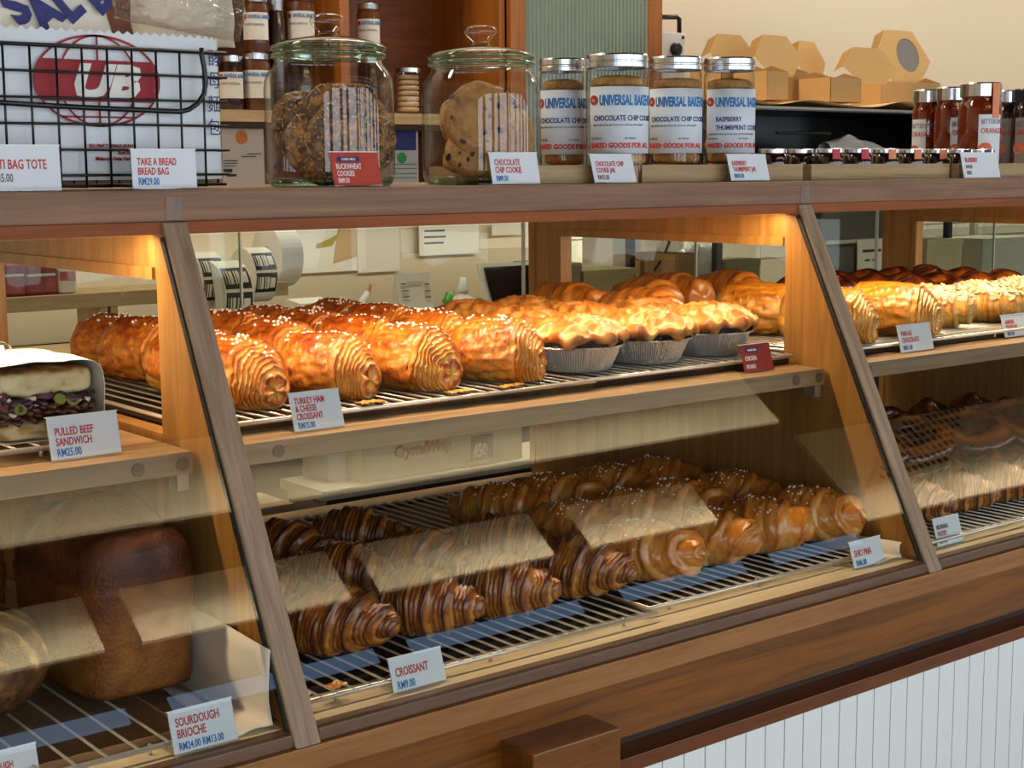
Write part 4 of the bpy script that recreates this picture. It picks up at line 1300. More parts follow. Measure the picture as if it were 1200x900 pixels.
tx = [on_y(618, 200, 1.75).x, on_y(749, 200, 1.75).x, on_y(752, 200, 1.75).x, on_y(941, 200, 1.75).x, on_y(951, 200, 1.75).x, on_y(1113, 195, 1.75).x]
wooden_tray('pale wooden tray under the leftmost labelled jars', tx[0], tx[1] - .001, 1.75, 2.0)
wooden_tray('pale wooden tray under the two right labelled jars', tx[2] + .001, tx[3], 1.75, 2.0)
wooden_tray('pale wooden tray holding the row of small jam jars', tx[4], tx[5], 1.75, 1.96)
wooden_tray('pale wooden tray at the right edge under the dark jars', tx[5] + .03, tx[5] + .40, 1.75, 2.0)

# small jam jars in the third tray
M_JAM = pmat('dark jam', '22090a', .12, coat=.8)
M_AMBER = pmat('orange jam', '6a2408', .10, coat=.9, var=.25, scale=50)
TAPE = {'red': pmat('red tape', 'c02838', .5), 'orange': pmat('orange tape', 'e88a58', .5), 'blue': pmat('navy tape', '242a70', .5)}


def jam_jar(label, c, R, H, z0, fill, tape, tall=False, lidmat=None, labelmat=None, turn=0.0, group=None):
    j = thing('jam_jar', label, 'jam jar', (c[0], c[1], z0), group=group)
    put('jar_body', MB().lathe([(0, .0005), (R * .9, .0005), (R, .004), (R, H * .72), (R * .93, H * .78), (R * .85, H * .81), (R * .85, H * .86)], 32, cap=False), fill, j, world=False, smooth=True)
    put('lid', MB().lathe([(R * .90, H * .85), (R * .94, H * .855), (R * .94, H * .985), (R * .88, H), (0, H)], 32, cap=False), lidmat or M_SILVER, j, world=False)
    look = -math.atan2(c[0], c[1])
    if tall:
        lb = put('paper_label', arc_patch(R + .0004, look + turn, look + turn + 1.15, H * .10, H * .66, 20), M_LABEL if labelmat is None else labelmat, j, world=False)
        RT = R + .0010
        put('lettering', bend_text('BITTERSWEET', H * .075, RT, look + turn + .10, H * .56, 0, .7), M_TXTGREY, lb, world=False)
        put('lettering', bend_text('ORANGE JAM', H * .085, RT, look + turn + .10, H * .46, .0001, .7), M_TXTRED, lb, world=False)
        put('orange_mark', arc_disc(RT, look + turn + .32, H * .30, H * .075, H * .065), pmat('orange print', 'dd6a3a', .6), lb, world=False)
    else:
        put('paper_label', arc_patch(R + .0004, look - .75, look + .45, H * .08, H * .40, 16), M_LABEL, j, world=False)
    if tape:
        a = look + (.45 if not tall else turn + .8); w = .007 if not tall else .009
        t2 = MB().add([], [])
        t2 = arc_patch(R + .0012, a - w / R, a + w / R, H * .62, H * .99, 6, .0006)
        put('tape_strip', t2, TAPE[tape], j, world=False)
    return j


xs = [905, 938, 972, 1006, 1038, 1068, 1098, 1126, 1150]
tps = [None, None, 'red', 'red', 'orange', 'orange', 'orange', 'blue', 'blue']
for i, (px, tp) in enumerate(zip(xs, tps)):
    p = on_y(px, 190, 1.80)
    if i < 2: p = on_y(px, 190, 1.86)
    jam_jar('squat dark jam jar%s, %s from left on third tray' % (' with %s tape' % tp if tp else '', ORD[i] if i < 8 else 'last'), (p.x, p.y), .027, .050, TZ, M_JAM, tp, group='squat jam jars on the third tray')
for i, (xc, wpx, ty, yy, tn, lab) in enumerate(((1086, 34, 105, 2.12, -1.2, 'tall orange jam jar, left of the three'), (1113, 36, 102, 2.05, .05, 'tall orange jam jar, middle of the three'), (1148, 50, 97, 1.93, -.05, 'tall orange jam jar with orange tape, right of the three'))):
    p = on_y(xc, 150, yy); z1 = on_y(xc, ty, yy).z
    Rr = wpx / 2 / F_PX * (p - EYE).dot(fwd)
    jam_jar(lab + ' behind the jam card', (p.x, p.y), Rr, z1 - CT - .001, CT + .0005, M_AMBER, 'orange' if i == 2 else None, True, turn=tn, group='tall orange jam jars')
KRAFTLABEL = pmat('grey brown label', '8c7c6c', .6)
for i, (xc, wpx, ty, yy, lab) in enumerate(((1181, 34, 106, 2.0, 'tall dark jar with brown label and silver lid behind the jam card'), (1203, 34, 104, 1.95, 'tall black lidded jar cut off at the right edge'))):
    p = on_y(xc, 150, yy); z1 = on_y(xc, ty, yy).z; Rr = wpx / 2 / F_PX * (p - EYE).dot(fwd)
    jam_jar(lab, (p.x, p.y), Rr, z1 - TZ, TZ, M_JAM, None, True, M_SILVER if i == 0 else M_BLACK, KRAFTLABEL, -.8)


# ------------------------------------------------------------------ wire basket with bread bag
BY = 1.80
def bx(px): return on_y(px, 140, BY).x
def bz(py, px=150): return on_y(px, py, BY).z
bxl, bxr, bzt, bzb, bdep = bx(-70), bx(267), on_y(230, 61, BY).z, CT + .001, .20
bk_ = thing('wire_basket', 'black wire grid basket with swing handle holding the printed bread bag', 'basket', ((bxl + bxr) / 2, BY + bdep / 2, CT))
R3 = .0026
put('rim', MB().tube([(bxl, BY, bzt), (bxr, BY, bzt), (bxr, BY + bdep, bzt), (bxl, BY + bdep, bzt)], R3, 8, closed=True).tube([(bxl + .004, BY + .004, bzb + .004), (bxr - .004, BY + .004, bzb + .004), (bxr - .004, BY + bdep - .004, bzb + .004), (bxl + .004, BY + bdep - .004, bzb + .004)], .0018, 8, closed=True), M_BLACKWIRE, bk_, smooth=True)
g = MB(); stp = (on_y(240, 140, BY).x - on_y(213, 140, BY).x)
x = bx(240)
while x > bxl:
    g.tube([(x, BY, bzt), (x, BY + .002, bzb + .004)], .0016, 6); g.tube([(x, BY + bdep, bzt), (x, BY + bdep - .002, bzb + .004)], .0016, 6)
    g.tube([(x, BY, bzb + .003), (x, BY + bdep, bzb + .003)], .0016, 6)
    x -= stp
vz = (bzt - bzb) / 5.55
z = bzt - vz
while z > bzb + .01:
    g.tube([(bxl, BY - .0005, z), (bxr, BY - .0005, z), (bxr, BY + bdep, z), (bxl, BY + bdep, z)], .0016, 6, closed=True); z -= vz
yy = BY + stp
while yy < BY + bdep:
    for xx in (bxl, bxr): g.tube([(xx, yy, bzt), (xx, yy, bzb + .004)], .0016, 6)
    yy += stp
put('wire_grid', g, M_BLACKWIRE, bk_, smooth=True)
hp = [(236, 56), (236, 64), (239, 78), (241, 96), (239, 110), (232, 121), (222, 128), (212, 131), (190, 130), (120, 127), (60, 124), (0, 120), (-60, 117)]
put('handle', MB().tube([on_y(a, b, BY - .008) for a, b in hp], .0033, 10), M_BLACKWIRE, bk_, smooth=True)

# printed bread bag standing in the basket
fy_ = BY + .016
bagx0, bagx1, bagz0, bagz1 = on_y(-60, 140, fy_).x, on_y(266, 140, fy_).x, CT + .012, on_y(230, 43, fy_).z
bag = thing('bread_bag', 'white bread bag with red globe emblem standing in the wire basket', 'bread bag', ((bagx0 + bagx1) / 2, fy_ + .07, CT + .006))
mb = MB(); P = []; nu, nv = 60, 26
for j in range(nv):
    t = j / (nv - 1); row = []
    dep = .012 + .06 * math.sin(min(1, (1 - t) * 1.25) * PI * .5)
    for i in range(nu):
        s = i / (nu - 1); x = bagx0 + (bagx1 - bagx0) * s
        edge = math.sin(min(1, s * 9, (1 - s) * 9) * PI / 2)
        z = bagz0 + (bagz1 - bagz0) * t
        if j == nv - 1: z += .0022 * (1 if i % 2 else -1)
        yy = fy_ - .0 + .0035 * nz(x * 14, z * 14, 2) + (1 - edge) * .02
        row.append((x, yy, z))
    for i in reversed(range(nu)):
        s = i / (nu - 1); x = bagx0 + (bagx1 - bagx0) * s
        edge = math.sin(min(1, s * 9, (1 - s) * 9) * PI / 2)
        z = bagz0 + (bagz1 - bagz0) * t
        if j == nv - 1: z += .0022 * (1 if i % 2 else -1)
        row.append((x, fy_ + .022 + dep * edge + .004 * nz(x * 14, z * 14, 7), z))
    P.append(row)
mb.grid(P, cv=True)
put('bag_body', mb, pmat('white bag paper', 'eaeff0', .7, sub=0), bag, smooth=True)


def on_bag(px, py): p = on_y(px, py, fy_ - .0042); return p.x, p.z


def ribbon(pts, w, y0, y1, closed=False):
    """flat strip in a plane of constant Y, following (x, z) points"""
    n = len(pts); v = []
    for i in range(n):
        a = Vector(pts[(i - 1) % n] if closed or i else pts[0]); b = Vector(pts[(i + 1) % n] if closed or i < n - 1 else pts[-1])
        t = (b - a).normalized(); m = Vector((-t.y, t.x)) * w / 2; p = Vector(pts[i])
        for yv in (y0, y1): v += [(p.x + m.x, yv, p.y + m.y), (p.x - m.x, yv, p.y - m.y)]
    f = []
    for i in range(n if closed else n - 1):
        a, b = i * 4, ((i + 1) % n) * 4
        f += [(a, b, b + 1, a + 1), (a + 2, a + 3, b + 3, b + 2), (a, a + 2, b + 2, b), (a + 1, b + 1, b + 3, a + 3)]
    return MB().add(v, f)


(gx_, gz_), (gx2, _), (_, gz2) = on_bag(115, 95), on_bag(186, 95), on_bag(115, 42)
grx, grz = gx2 - gx_, gz2 - gz_
y0_, y1_ = fy_ - .0052, fy_ - .0044
em = MB()
def el(k, a): return (gx_ + grx * k * math.cos(a), gz_ + grz * math.sin(a))
q = ribbon([el(1, 2 * PI * k / 80) for k in range(80)], .0026, y0_, y1_, True); em.add(q.v, q.f)
for k in (-.62, 0.0, .62):
    q = ribbon([(gx_ + grx * k * math.cos(a), gz_ + grz * math.sin(a)) for a in [(-PI / 2 + PI * t / 40) for t in range(41)]], .0022, y0_, y1_); em.add(q.v, q.f)
for zf in (.78, -.80):
    hw = grx * math.sqrt(1 - zf * zf); q = ribbon([(gx_ - hw, gz_ + zf * grz), (gx_ + hw, gz_ + zf * grz)], .0022, y0_, y1_); em.add(q.v, q.f)
hb = .46; an = math.asin(hb)
band = [el(1, an - 2 * an * t / 14) for t in range(15)] + [el(1, PI + an - 2 * an * t / 14) for t in range(15)]
q = MB().prism_y(band, y0_ - .0002, y1_); em.add(q.v, q.f)
put('emblem', em, M_LOGORED, bag)
me = text_mesh('UB', grz * .98, grz * .055, 1.25, 'CENTER', .28, .0003)
me.transform(Matrix.Translation((gx_ + .006, y0_ - .0006, gz_ - grz * .34)) @ Matrix.Rotation(PI / 2, 4, 'X'))
put('lettering', me, M_TXTWHITE, bag)
for t, py in (('酵', 75), ('母', 101), ('麵', 129), ('包', 156)):
    x_, z_ = on_bag(251, py)
    me = text_mesh(t, .0235, .0, .8, 'CENTER', 0, .0003); me.transform(Matrix.Translation((x_, y0_, z_ - .001)) @ Matrix.Rotation(PI / 2, 4, 'X')); put('lettering', me, M_TXTNAVY, bag)
for t, px, py in (('SELUMAT PEMAKANAN', 104, 173), ('Roti Segar', 138, 181), ('Melangge Setia Hari', 112, 188)):
    x_, z_ = on_bag(px, py)
    me = text_mesh(t, .0065, .0002, .9, 'LEFT', 0, .0003); me.transform(Matrix.Translation((x_, y0_, z_)) @ Matrix.Rotation(PI / 2, 4, 'X')); put('lettering', me, M_LOGORED, bag)


def pillow(x0, x1, z0, z1, y, d, seed, rot=0.0, crumple=.006, n=44):
    mb = MB(); cx, cz = (x0 + x1) / 2, (z0 + z1) / 2
    for side in (-1, 1):
        P = []
        for i in range(n):
            row = []
            for j in range(n):
                u, v = -1 + 2 * i / (n - 1), -1 + 2 * j / (n - 1)
                e = max(0, (1 - u ** 4) * (1 - v ** 4)) ** .6
                xx = u * (x1 - x0) / 2 * (1 + .05 * nz(v * 2, seed, 1)); zz = v * (z1 - z0) / 2 * (1 + .05 * nz(u * 2, seed, 5))
                c = abs(nz(u * 2.6 + seed, v * 2.6, side)) + .5 * abs(nz(u * 6 + seed, v * 6, side))
                yy = side * (d * e + .0006) + crumple * (c - .35) * e
                row.append((cx + xx * math.cos(rot) - zz * math.sin(rot), y + yy, cz + xx * math.sin(rot) + zz * math.cos(rot)))
            P.append(row)
        mb.grid(P, flip=side > 0)
    return mb


# folded white tote with blue letters and a clear plastic bag lying on top of the bag
ty_ = BY + .13
a, b = on_y(-55, -80, ty_), on_y(125, 62, ty_)
tote = thing('tote_bag', 'folded white tote with slanting blue letters behind the globe bag', 'tote bag', ((a.x + b.x) / 2, ty_, b.z))
put('tote_body', pillow(a.x, b.x, b.z, a.z, ty_, .022, 3, .10, .004), pmat('tote cotton', 'e4dccb', .85, bump=.2, scale=200), tote, smooth=True)
for t, px, py in (('S', 24, 30), ('A', 54, 40), ('L', 83, 27)):
    p = on_y(px, py, ty_ - .0265)
    me = text_mesh(t, .060, .0032, .85, 'LEFT', 0, .0006); me.transform(Matrix.Translation(p) @ Matrix.Rotation(math.radians(42), 4, Vector((0, -1, 0))) @ Matrix.Rotation(PI / 2, 4, 'X')); put('lettering', me, M_TXTNAVY, tote)
p = on_y(118, 17, ty_ - .0265); me = text_mesh('B', .05, .0032, .85, 'LEFT', 0, .0006); me.transform(Matrix.Translation(p) @ Matrix.Rotation(math.radians(42), 4, Vector((0, -1, 0))) @ Matrix.Rotation(PI / 2, 4, 'X')); put('lettering', me, M_TXTNAVY, tote)
a, b = on_y(138, -60, ty_ - .03), on_y(290, 40, ty_ - .03)
pb = put('plastic_bag', pillow(a.x, b.x, b.z, a.z, ty_ - .02, .045, 9, -.12, .022, 60), M_PLASTIC, smooth=True)
tag(pb, 'crumpled clear plastic bag lying on top of the white globe bag', 'plastic bag')
a, b = on_y(145, -40, ty_ + .05), on_y(268, 60, ty_ + .05)
wb = put('folded_cloth', pillow(a.x, b.x, b.z, a.z, ty_ + .035, .022, 5, 0.05, .004), pmat('cream cloth', 'ecdcc0', .9), smooth=True)
tag(wb, 'cream folded cloth seen through the clear plastic bag', 'cloth')


# ------------------------------------------------------------------ behind the counter: wall cabinet, shelf jars
WZ = .93
CY, CB = 3.40, 3.74
def cxp(px, Y=CY): return on_y(px, 100, Y).x
def czp(py, px=500, Y=CY): return on_y(px, py, Y).z
c0, c1, c2, c3, c4 = cxp(-140), cxp(8), cxp(592), cxp(612), cxp(770)
cb = thing('wall_cabinet', 'teak wall cabinet with open shelves and ribbed glass doors', 'cabinet', ((c1 + c4) / 2, (CY + CB) / 2, 1.225))
ZT = 2.25
put('back_panel', MB().box(c0, c4, CB - .02, CB, 1.25, ZT), W_CABIN, cb)
shz = on_y(380, 131, CY).z
put('shelf_board', MB().box(c1, c2, CY + .004, CB - .02, shz - .028, shz), W_BACK, cb)
put('shelf_edge', MB().box(c1, c2, CY, CY + .004, shz - .0285, shz + .0005), W_BACK, cb)
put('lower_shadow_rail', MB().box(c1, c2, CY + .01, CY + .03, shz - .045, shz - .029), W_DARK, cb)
sd0 = cxp(405); put('partition', MB().box(sd0, sd0 + .028, CY + .02, CB - .02, shz, ZT), W_CAB, cb)
put('carcass', MB().box(c2 - .02, c2, CY, CB - .02, 1.25, ZT).box(c4 - .02, c4, CY, CB - .02, 1.25, ZT).box(c0, c0 + .02, CY, CB - .02, 1.25, ZT).box(c0, c4, CY, CB, ZT, ZT + .03).box(c1 - .02, c1, CY, CB - .02, 1.25, ZT), W_CAB, cb)
put('work_shelf', MB().box(c0, c4, CY + .0, CB - .0, 1.225, 1.25), W_BACK, cb)
def ribbed_door(x0, x1, z0, z1, name='door'):
    st = .055
    fr = MB().box(x0, x0 + st, CY - .022, CY - .002, z0, z1).box(x1 - st, x1, CY - .022, CY - .002, z0, z1).box(x0 + st, x1 - st, CY - .022, CY - .002, z0, z0 + st).box(x0 + st, x1 - st, CY - .022, CY - .002, z1 - st, z1)
    d = put(name, fr, W_CAB, cb, bevel=.002)
    mb = MB(); n = int((x1 - x0 - 2 * st) / .0145) * 6; P = []
    for k in range(n + 1):
        xx = x0 + st + (x1 - x0 - 2 * st) * k / n; yy = CY - .014 + .0042 * abs(math.sin(PI * k / 6))
        P.append([(xx, yy, z0 + st), (xx, yy, z1 - st)])
    P2 = [[(p[0][0], p[0][1], p[0][2]), (p[1][0], p[1][1], p[1][2])] for p in P]
    mb.grid(P2, flip=True)
    put('ribbed_glass', mb, pmat('ribbed glass', '84907c', .22, coat=.3), d, smooth=True)
ribbed_door(c2 + .004, c4, 1.26, ZT - .01)
ribbed_door(c0, c1, 1.26, ZT - .01)

# jars on the cabinet shelf
M_JLAB = pmat('cream jar label', 'e8dfd0', .6)
M_GRAN = pmat('granola fill', '5e3214', .35, var=.6, scale=120, coat=.5)
M_DKFILL = pmat('dark filling', '2a120a', .25, coat=.6)
def shelf_jar(label, pxl, pxr, pyt, pyb, fill, lab, Y=CY + .07, z0=None):
    a, b = on_y(pxl, pyb, Y), on_y(pxr, pyb, Y); R_ = (b.x - a.x) / 2 * .93; cx = (a.x + b.x) / 2
    z1 = on_y((pxl + pxr) / 2, pyt, Y).z
    if z0 is None: z0 = shz
    H = z1 - z0
    j = thing('shelf_jar', label, 'jar', (cx, Y, z0 + .0005), group='small jars on the cabinet shelf')
    put('jar_body', MB().lathe([(0, 0), (R_ * .92, 0), (R_, .006), (R_, H * .80), (R_ * .88, H * .86), (R_ * .88, H * .9)], 32, cap=False), fill, j, world=False, smooth=True)
    put('lid', MB().lathe([(R_ * .9, H * .885), (R_ * .94, H * .89), (R_ * .94, H * .985), (R_ * .88, H), (0, H)], 32, cap=False), M_SILVER, j, world=False)
    look = -math.atan2(cx, Y)
    if lab:
        lb = put('paper_label', arc_patch(R_ + .0005, look - 1.15, look + 1.15, H * .22, H * .70, 20), M_JLAB, j, world=False)
        RT = R_ + .0012
        put('emblem', arc_disc(RT, look - .85, H * .62, .006, .006), M_CARDRED, lb, world=False)
        put('lettering', bend_text('UNIVERSAL BAKEHOUSE', .013, RT, look - .62, H * .595, .0003, .55), M_TXTBLUE, lb, world=False)
        put('lettering', bend_text('HOUSE GRANOLA', .008, RT, look - .9, H * .47, 0, .8), M_TXTGREY, lb, world=False)
    return z1
zt = shelf_jar('labelled jar on the cabinet shelf, half hidden behind the bag corner', 258, 286, 66, 131, M_DKFILL, True)
shelf_jar('labelled granola jar on the cabinet shelf, left of the dark cookie jar', 284, 317, 63, 131, M_GRAN, True)
shelf_jar('granola jar stacked on top of the one left of the dark cookie jar', 286, 315, -4, 63, M_GRAN, True, z0=czp(62.5, 300, CY + .07))
shelf_jar('plain dark jar high up between two labelled jars', 318, 336, -2, 131, M_DKFILL, False)
shelf_jar('labelled granola jar behind the knob of the dark cookie jar', 338, 369, -6, 62, M_GRAN, True, z0=czp(62.5, 350, CY + .07))
shelf_jar('dark unlabelled jar below the one behind the cookie jar knob', 339, 369, 63, 131, M_DKFILL, False)
shelf_jar('slim labelled jar beside the cabinet partition', 420, 445, 5, 66, M_GRAN, True, z0=czp(66.5, 430, CY + .07))
shelf_jar('slim dark unlabelled jar below the labelled one beside the partition', 421, 445, 67, 131, M_DKFILL, False)
a, b = on_y(464, 131, CY + .07), on_y(493, 131, CY + .07)
bj = thing('biscuit_jar', 'small clear jar of stacked round biscuits between the two big jars', 'jar', ((a.x + b.x) / 2, CY + .07, shz + .0005))
Rb_ = (b.x - a.x) / 2 * .93; Hb_ = czp(80, 480, CY + .07) - shz
put('jar_body', MB().lathe([(0, 0), (Rb_ * .95, 0), (Rb_, .006), (Rb_, Hb_ * .86), (Rb_ * .9, Hb_ * .9)], 32, cap=False), M_GLASS_BROWN, bj, world=False, smooth=True)
put('lid', MB().lathe([(Rb_ * .94, Hb_ * .90), (Rb_ * .96, Hb_ * .985), (Rb_ * .9, Hb_), (0, Hb_)], 32, cap=False), M_SILVER, bj, world=False)
bm_ = cookie_mesh(31, Rb_ * .78, Hb_ * .115, .05)
for k in range(7):
    o = put('biscuit', bm_, pmat('pale biscuit', 'd8b486', .7)); o.location = ((a.x + b.x) / 2, CY + .07, shz + .007 + Hb_ * .115 * (k + .5)); o.rotation_euler = (0, 0, k)
    tag(o, 'pale round biscuit stacked inside the small clear jar', 'biscuit', 'biscuits in the small clear jar')
# things below the cabinet shelf
def slab_box(name, label, cat, pl, pr, pt, pb, Y, d, mat, zb=None):
    a = on_y(pl, pb, Y); b = on_y(pr, pt, Y)
    o = thing(name, label, cat, ((a.x + b.x) / 2, Y + d / 2, a.z if zb is None else zb))
    put('carton', MB().box(a.x, b.x, Y, Y + d, a.z if zb is None else zb, b.z), mat, o, bevel=.002)
    return o, a, b
M_CARTON = pmat('off white carton', 'd9d4c8', .6)
o, a, b = slab_box('carton_box', 'off white printed carton with orange dot left of the dark cookie jar', 'box', 262, 309, 150, 232, CY + .05, .16, M_CARTON, 1.2505)
def dot(o, px, py, Y, r, mat):
    p = on_y(px, py, Y); q = MB().lathe([(r, 0), (r, .0012)], 24); put('round_sticker', MB().add([(p.x + v[0], Y - v[2], p.z + v[1]) for v in q.v], q.f), mat, o)
dot(o, 283, 161, CY + .05, .017, pmat('orange sticker', 'd87a28', .5))
mk = MB()
for k, (xa, xb, yt, yb) in enumerate(((262, 278, 188, 189), (262, 278, 191, 192), (262, 276, 194, 195), (262, 272, 198, 202), (266, 277, 204, 207), (283, 300, 183, 184), (290, 306, 180, 181))):
    p, q = on_y(xa, yb, CY + .05), on_y(xb, yt, CY + .05); mk.box(p.x, q.x, CY + .0488, CY + .0502, p.z, q.z)
put('printed_marks', mk, M_TXTBLACK, o)
o, a, b = slab_box('flour_bag', 'blue and white packet with green dot between the two big glass jars', 'packet', 459, 490, 149, 232, CY + .05, .12, pmat('packet white', 'cfd3d6', .5), 1.2505)
p, q = on_y(459, 176, CY + .05), on_y(488, 150, CY + .05)
put('blue_panel', MB().box(p.x, q.x - .003, CY + .0482, CY + .0502, p.z, q.z - .004), pmat('deep blue print', '101c78', .5), o)
dot(o, 471, 185, CY + .0485, .015, pmat('green sticker', '1f9a4c', .5))
mk = MB()
for yt in (192, 197, 203, 208): p, q = on_y(460, yt + 1.2, CY + .05), on_y(488, yt, CY + .05); mk.box(p.x, q.x, CY + .0485, CY + .0502, p.z, q.z)
put('printed_marks', mk, M_TXTGREY, o)

# white device with black handle right of the cabinet
DY = 3.43
o, a, b = slab_box('grinder', 'white appliance with black knob and bent black handle right of the cabinet', 'appliance', 771, 803, 39, 100, DY, .16, pmat('white appliance', 'ece8de', .4), WZ)
q = MB().lathe([(.021, 0), (.021, .012), (.017, .016), (0, .016)], 32, cap=False); p = on_y(791, 58, DY); put('knob', MB().add([(p.x + v[0], DY - v[2], p.z + v[1]) for v in q.v], q.f), M_BLACK, o)
q = MB().lathe([(.005, 0), (.005, .004)], 16); p = on_y(801 - 1, 44, DY); put('button', MB().add([(p.x + v[0], DY - v[2], p.z + v[1]) for v in q.v], q.f), M_BLACK, o)
put('handle', MB().tube([on_y(768, 20, DY + .08), on_y(793, 20, DY + .08), on_y(796, 22, DY + .08), on_y(796, 46, DY + .08)], .0075, 10), M_BLACK, o, smooth=True)

# black open shelf unit with kraft boxes on top
UY = 2.82
def ux(px, Y=UY): return on_y(px, 150, Y).x
def uz(py, px=980, Y=UY): return on_y(px, py, Y).z
u0, u1 = ux(842), ux(1120)
zt, zb = uz(127), uz(178)
un = thing('shelf_unit', 'black open metal shelf unit under the kraft boxes', 'shelf unit', ((u0 + u1) / 2, UY + .18, .93))
for xx in (u0, u1 - .02):
    for yy in (UY, UY + .34): put('leg', MB().box(xx, xx + .02, yy, yy + .02, .9305, 1.215), M_BLACK, un)
put('top_plate', MB().box(u0, u1, UY, UY + .36, zt - .010, zt), M_BLACK, un)
put('top_edge', MB().box(u0, u1, UY - .002, UY, zt - .006, zt + .001), pmat('worn metal edge', '9a9284', .35, metal=.6), un)
put('back_plate', MB().box(u0, u1, UY + .34, UY + .36, 1.215, zt), M_BLACK, un)
put('shelf_plate', MB().box(u0, u1, UY, UY + .34, zb - .012, zb - .004), M_BLACK, un)
for xx in (u0, u1 - .015): put('side_plate', MB().box(xx, xx + .015, UY, UY + .36, 1.215, zt), M_BLACK, un)
p, q = on_y(910, 156, UY + .05), on_y(973, 156, UY + .05); put('bar', MB().tube([p, q], .004, 8), pmat('bar metal', '77736a', .3, metal=.9), un)
wp = MB(); a = on_y(978, 160, UY + .08); b = on_y(1058, 140, UY + .08); P = []
for i in range(26):
    row = []
    for j in range(10):
        s, t = i / 25, j / 9; h = (b.z - a.z) * (.35 + .65 * max(0, 1 - abs(s - .32) * 1.9)) * (1 + .3 * nz(s * 4, 1, 2))
        row.append((a.x + (b.x - a.x) * s, UY + .08 + .10 * t + .012 * nz(s * 5, t * 5, 3), zb - .003 + h * math.sin(PI * min(1, t * 1.2 + .05)) * 1.0 + .004 * nz(s * 9, t * 9, 6)))
    P.append(row)
wp.grid(P)
o = put('paper_bag', wp, M_PAPERW, smooth=False); sm = o.modifiers.new('thickness', 'SOLIDIFY'); sm.thickness = .001
tag(o, 'crumpled white paper bag lying inside the black shelf unit', 'paper bag')
M_KRAFT = pmat('kraft board', 'd0a668', .75, var=.06, scale=15)
M_KRAFTD = pmat('kraft inside', 'a87e42', .8, var=.06, scale=15)
mb = MB(); P = []
for i in range(80):
    s = i / 79; row = []
    for j in range(8):
        t = j / 7; xx = u0 + .02 + (u1 - u0 - .03) * s
        row.append((xx, UY - .035 + .35 * t, zt + .004 + .020 * (.5 + .5 * math.sin(s * 19 + 1 + .6 * math.sin(s * 7))) * (1 - .85 * t) * (.4 + .6 * abs(math.sin(s * 5 + 1)))))
    P.append(row)
mb.grid(P); o = put('kraft_paper', mb, M_KRAFT, smooth=True); sm = o.modifiers.new('thickness', 'SOLIDIFY'); sm.thickness = .0008
tag(o, 'wavy brown kraft paper lining the top of the black shelf unit', 'paper')


def octa(w, h, cut):
    return [(-w / 2 + cut, 0), (w / 2 - cut, 0), (w / 2, h * .45), (w / 2 - cut * .9, h), (-w / 2 + cut * .9, h), (-w / 2, h * .45)]


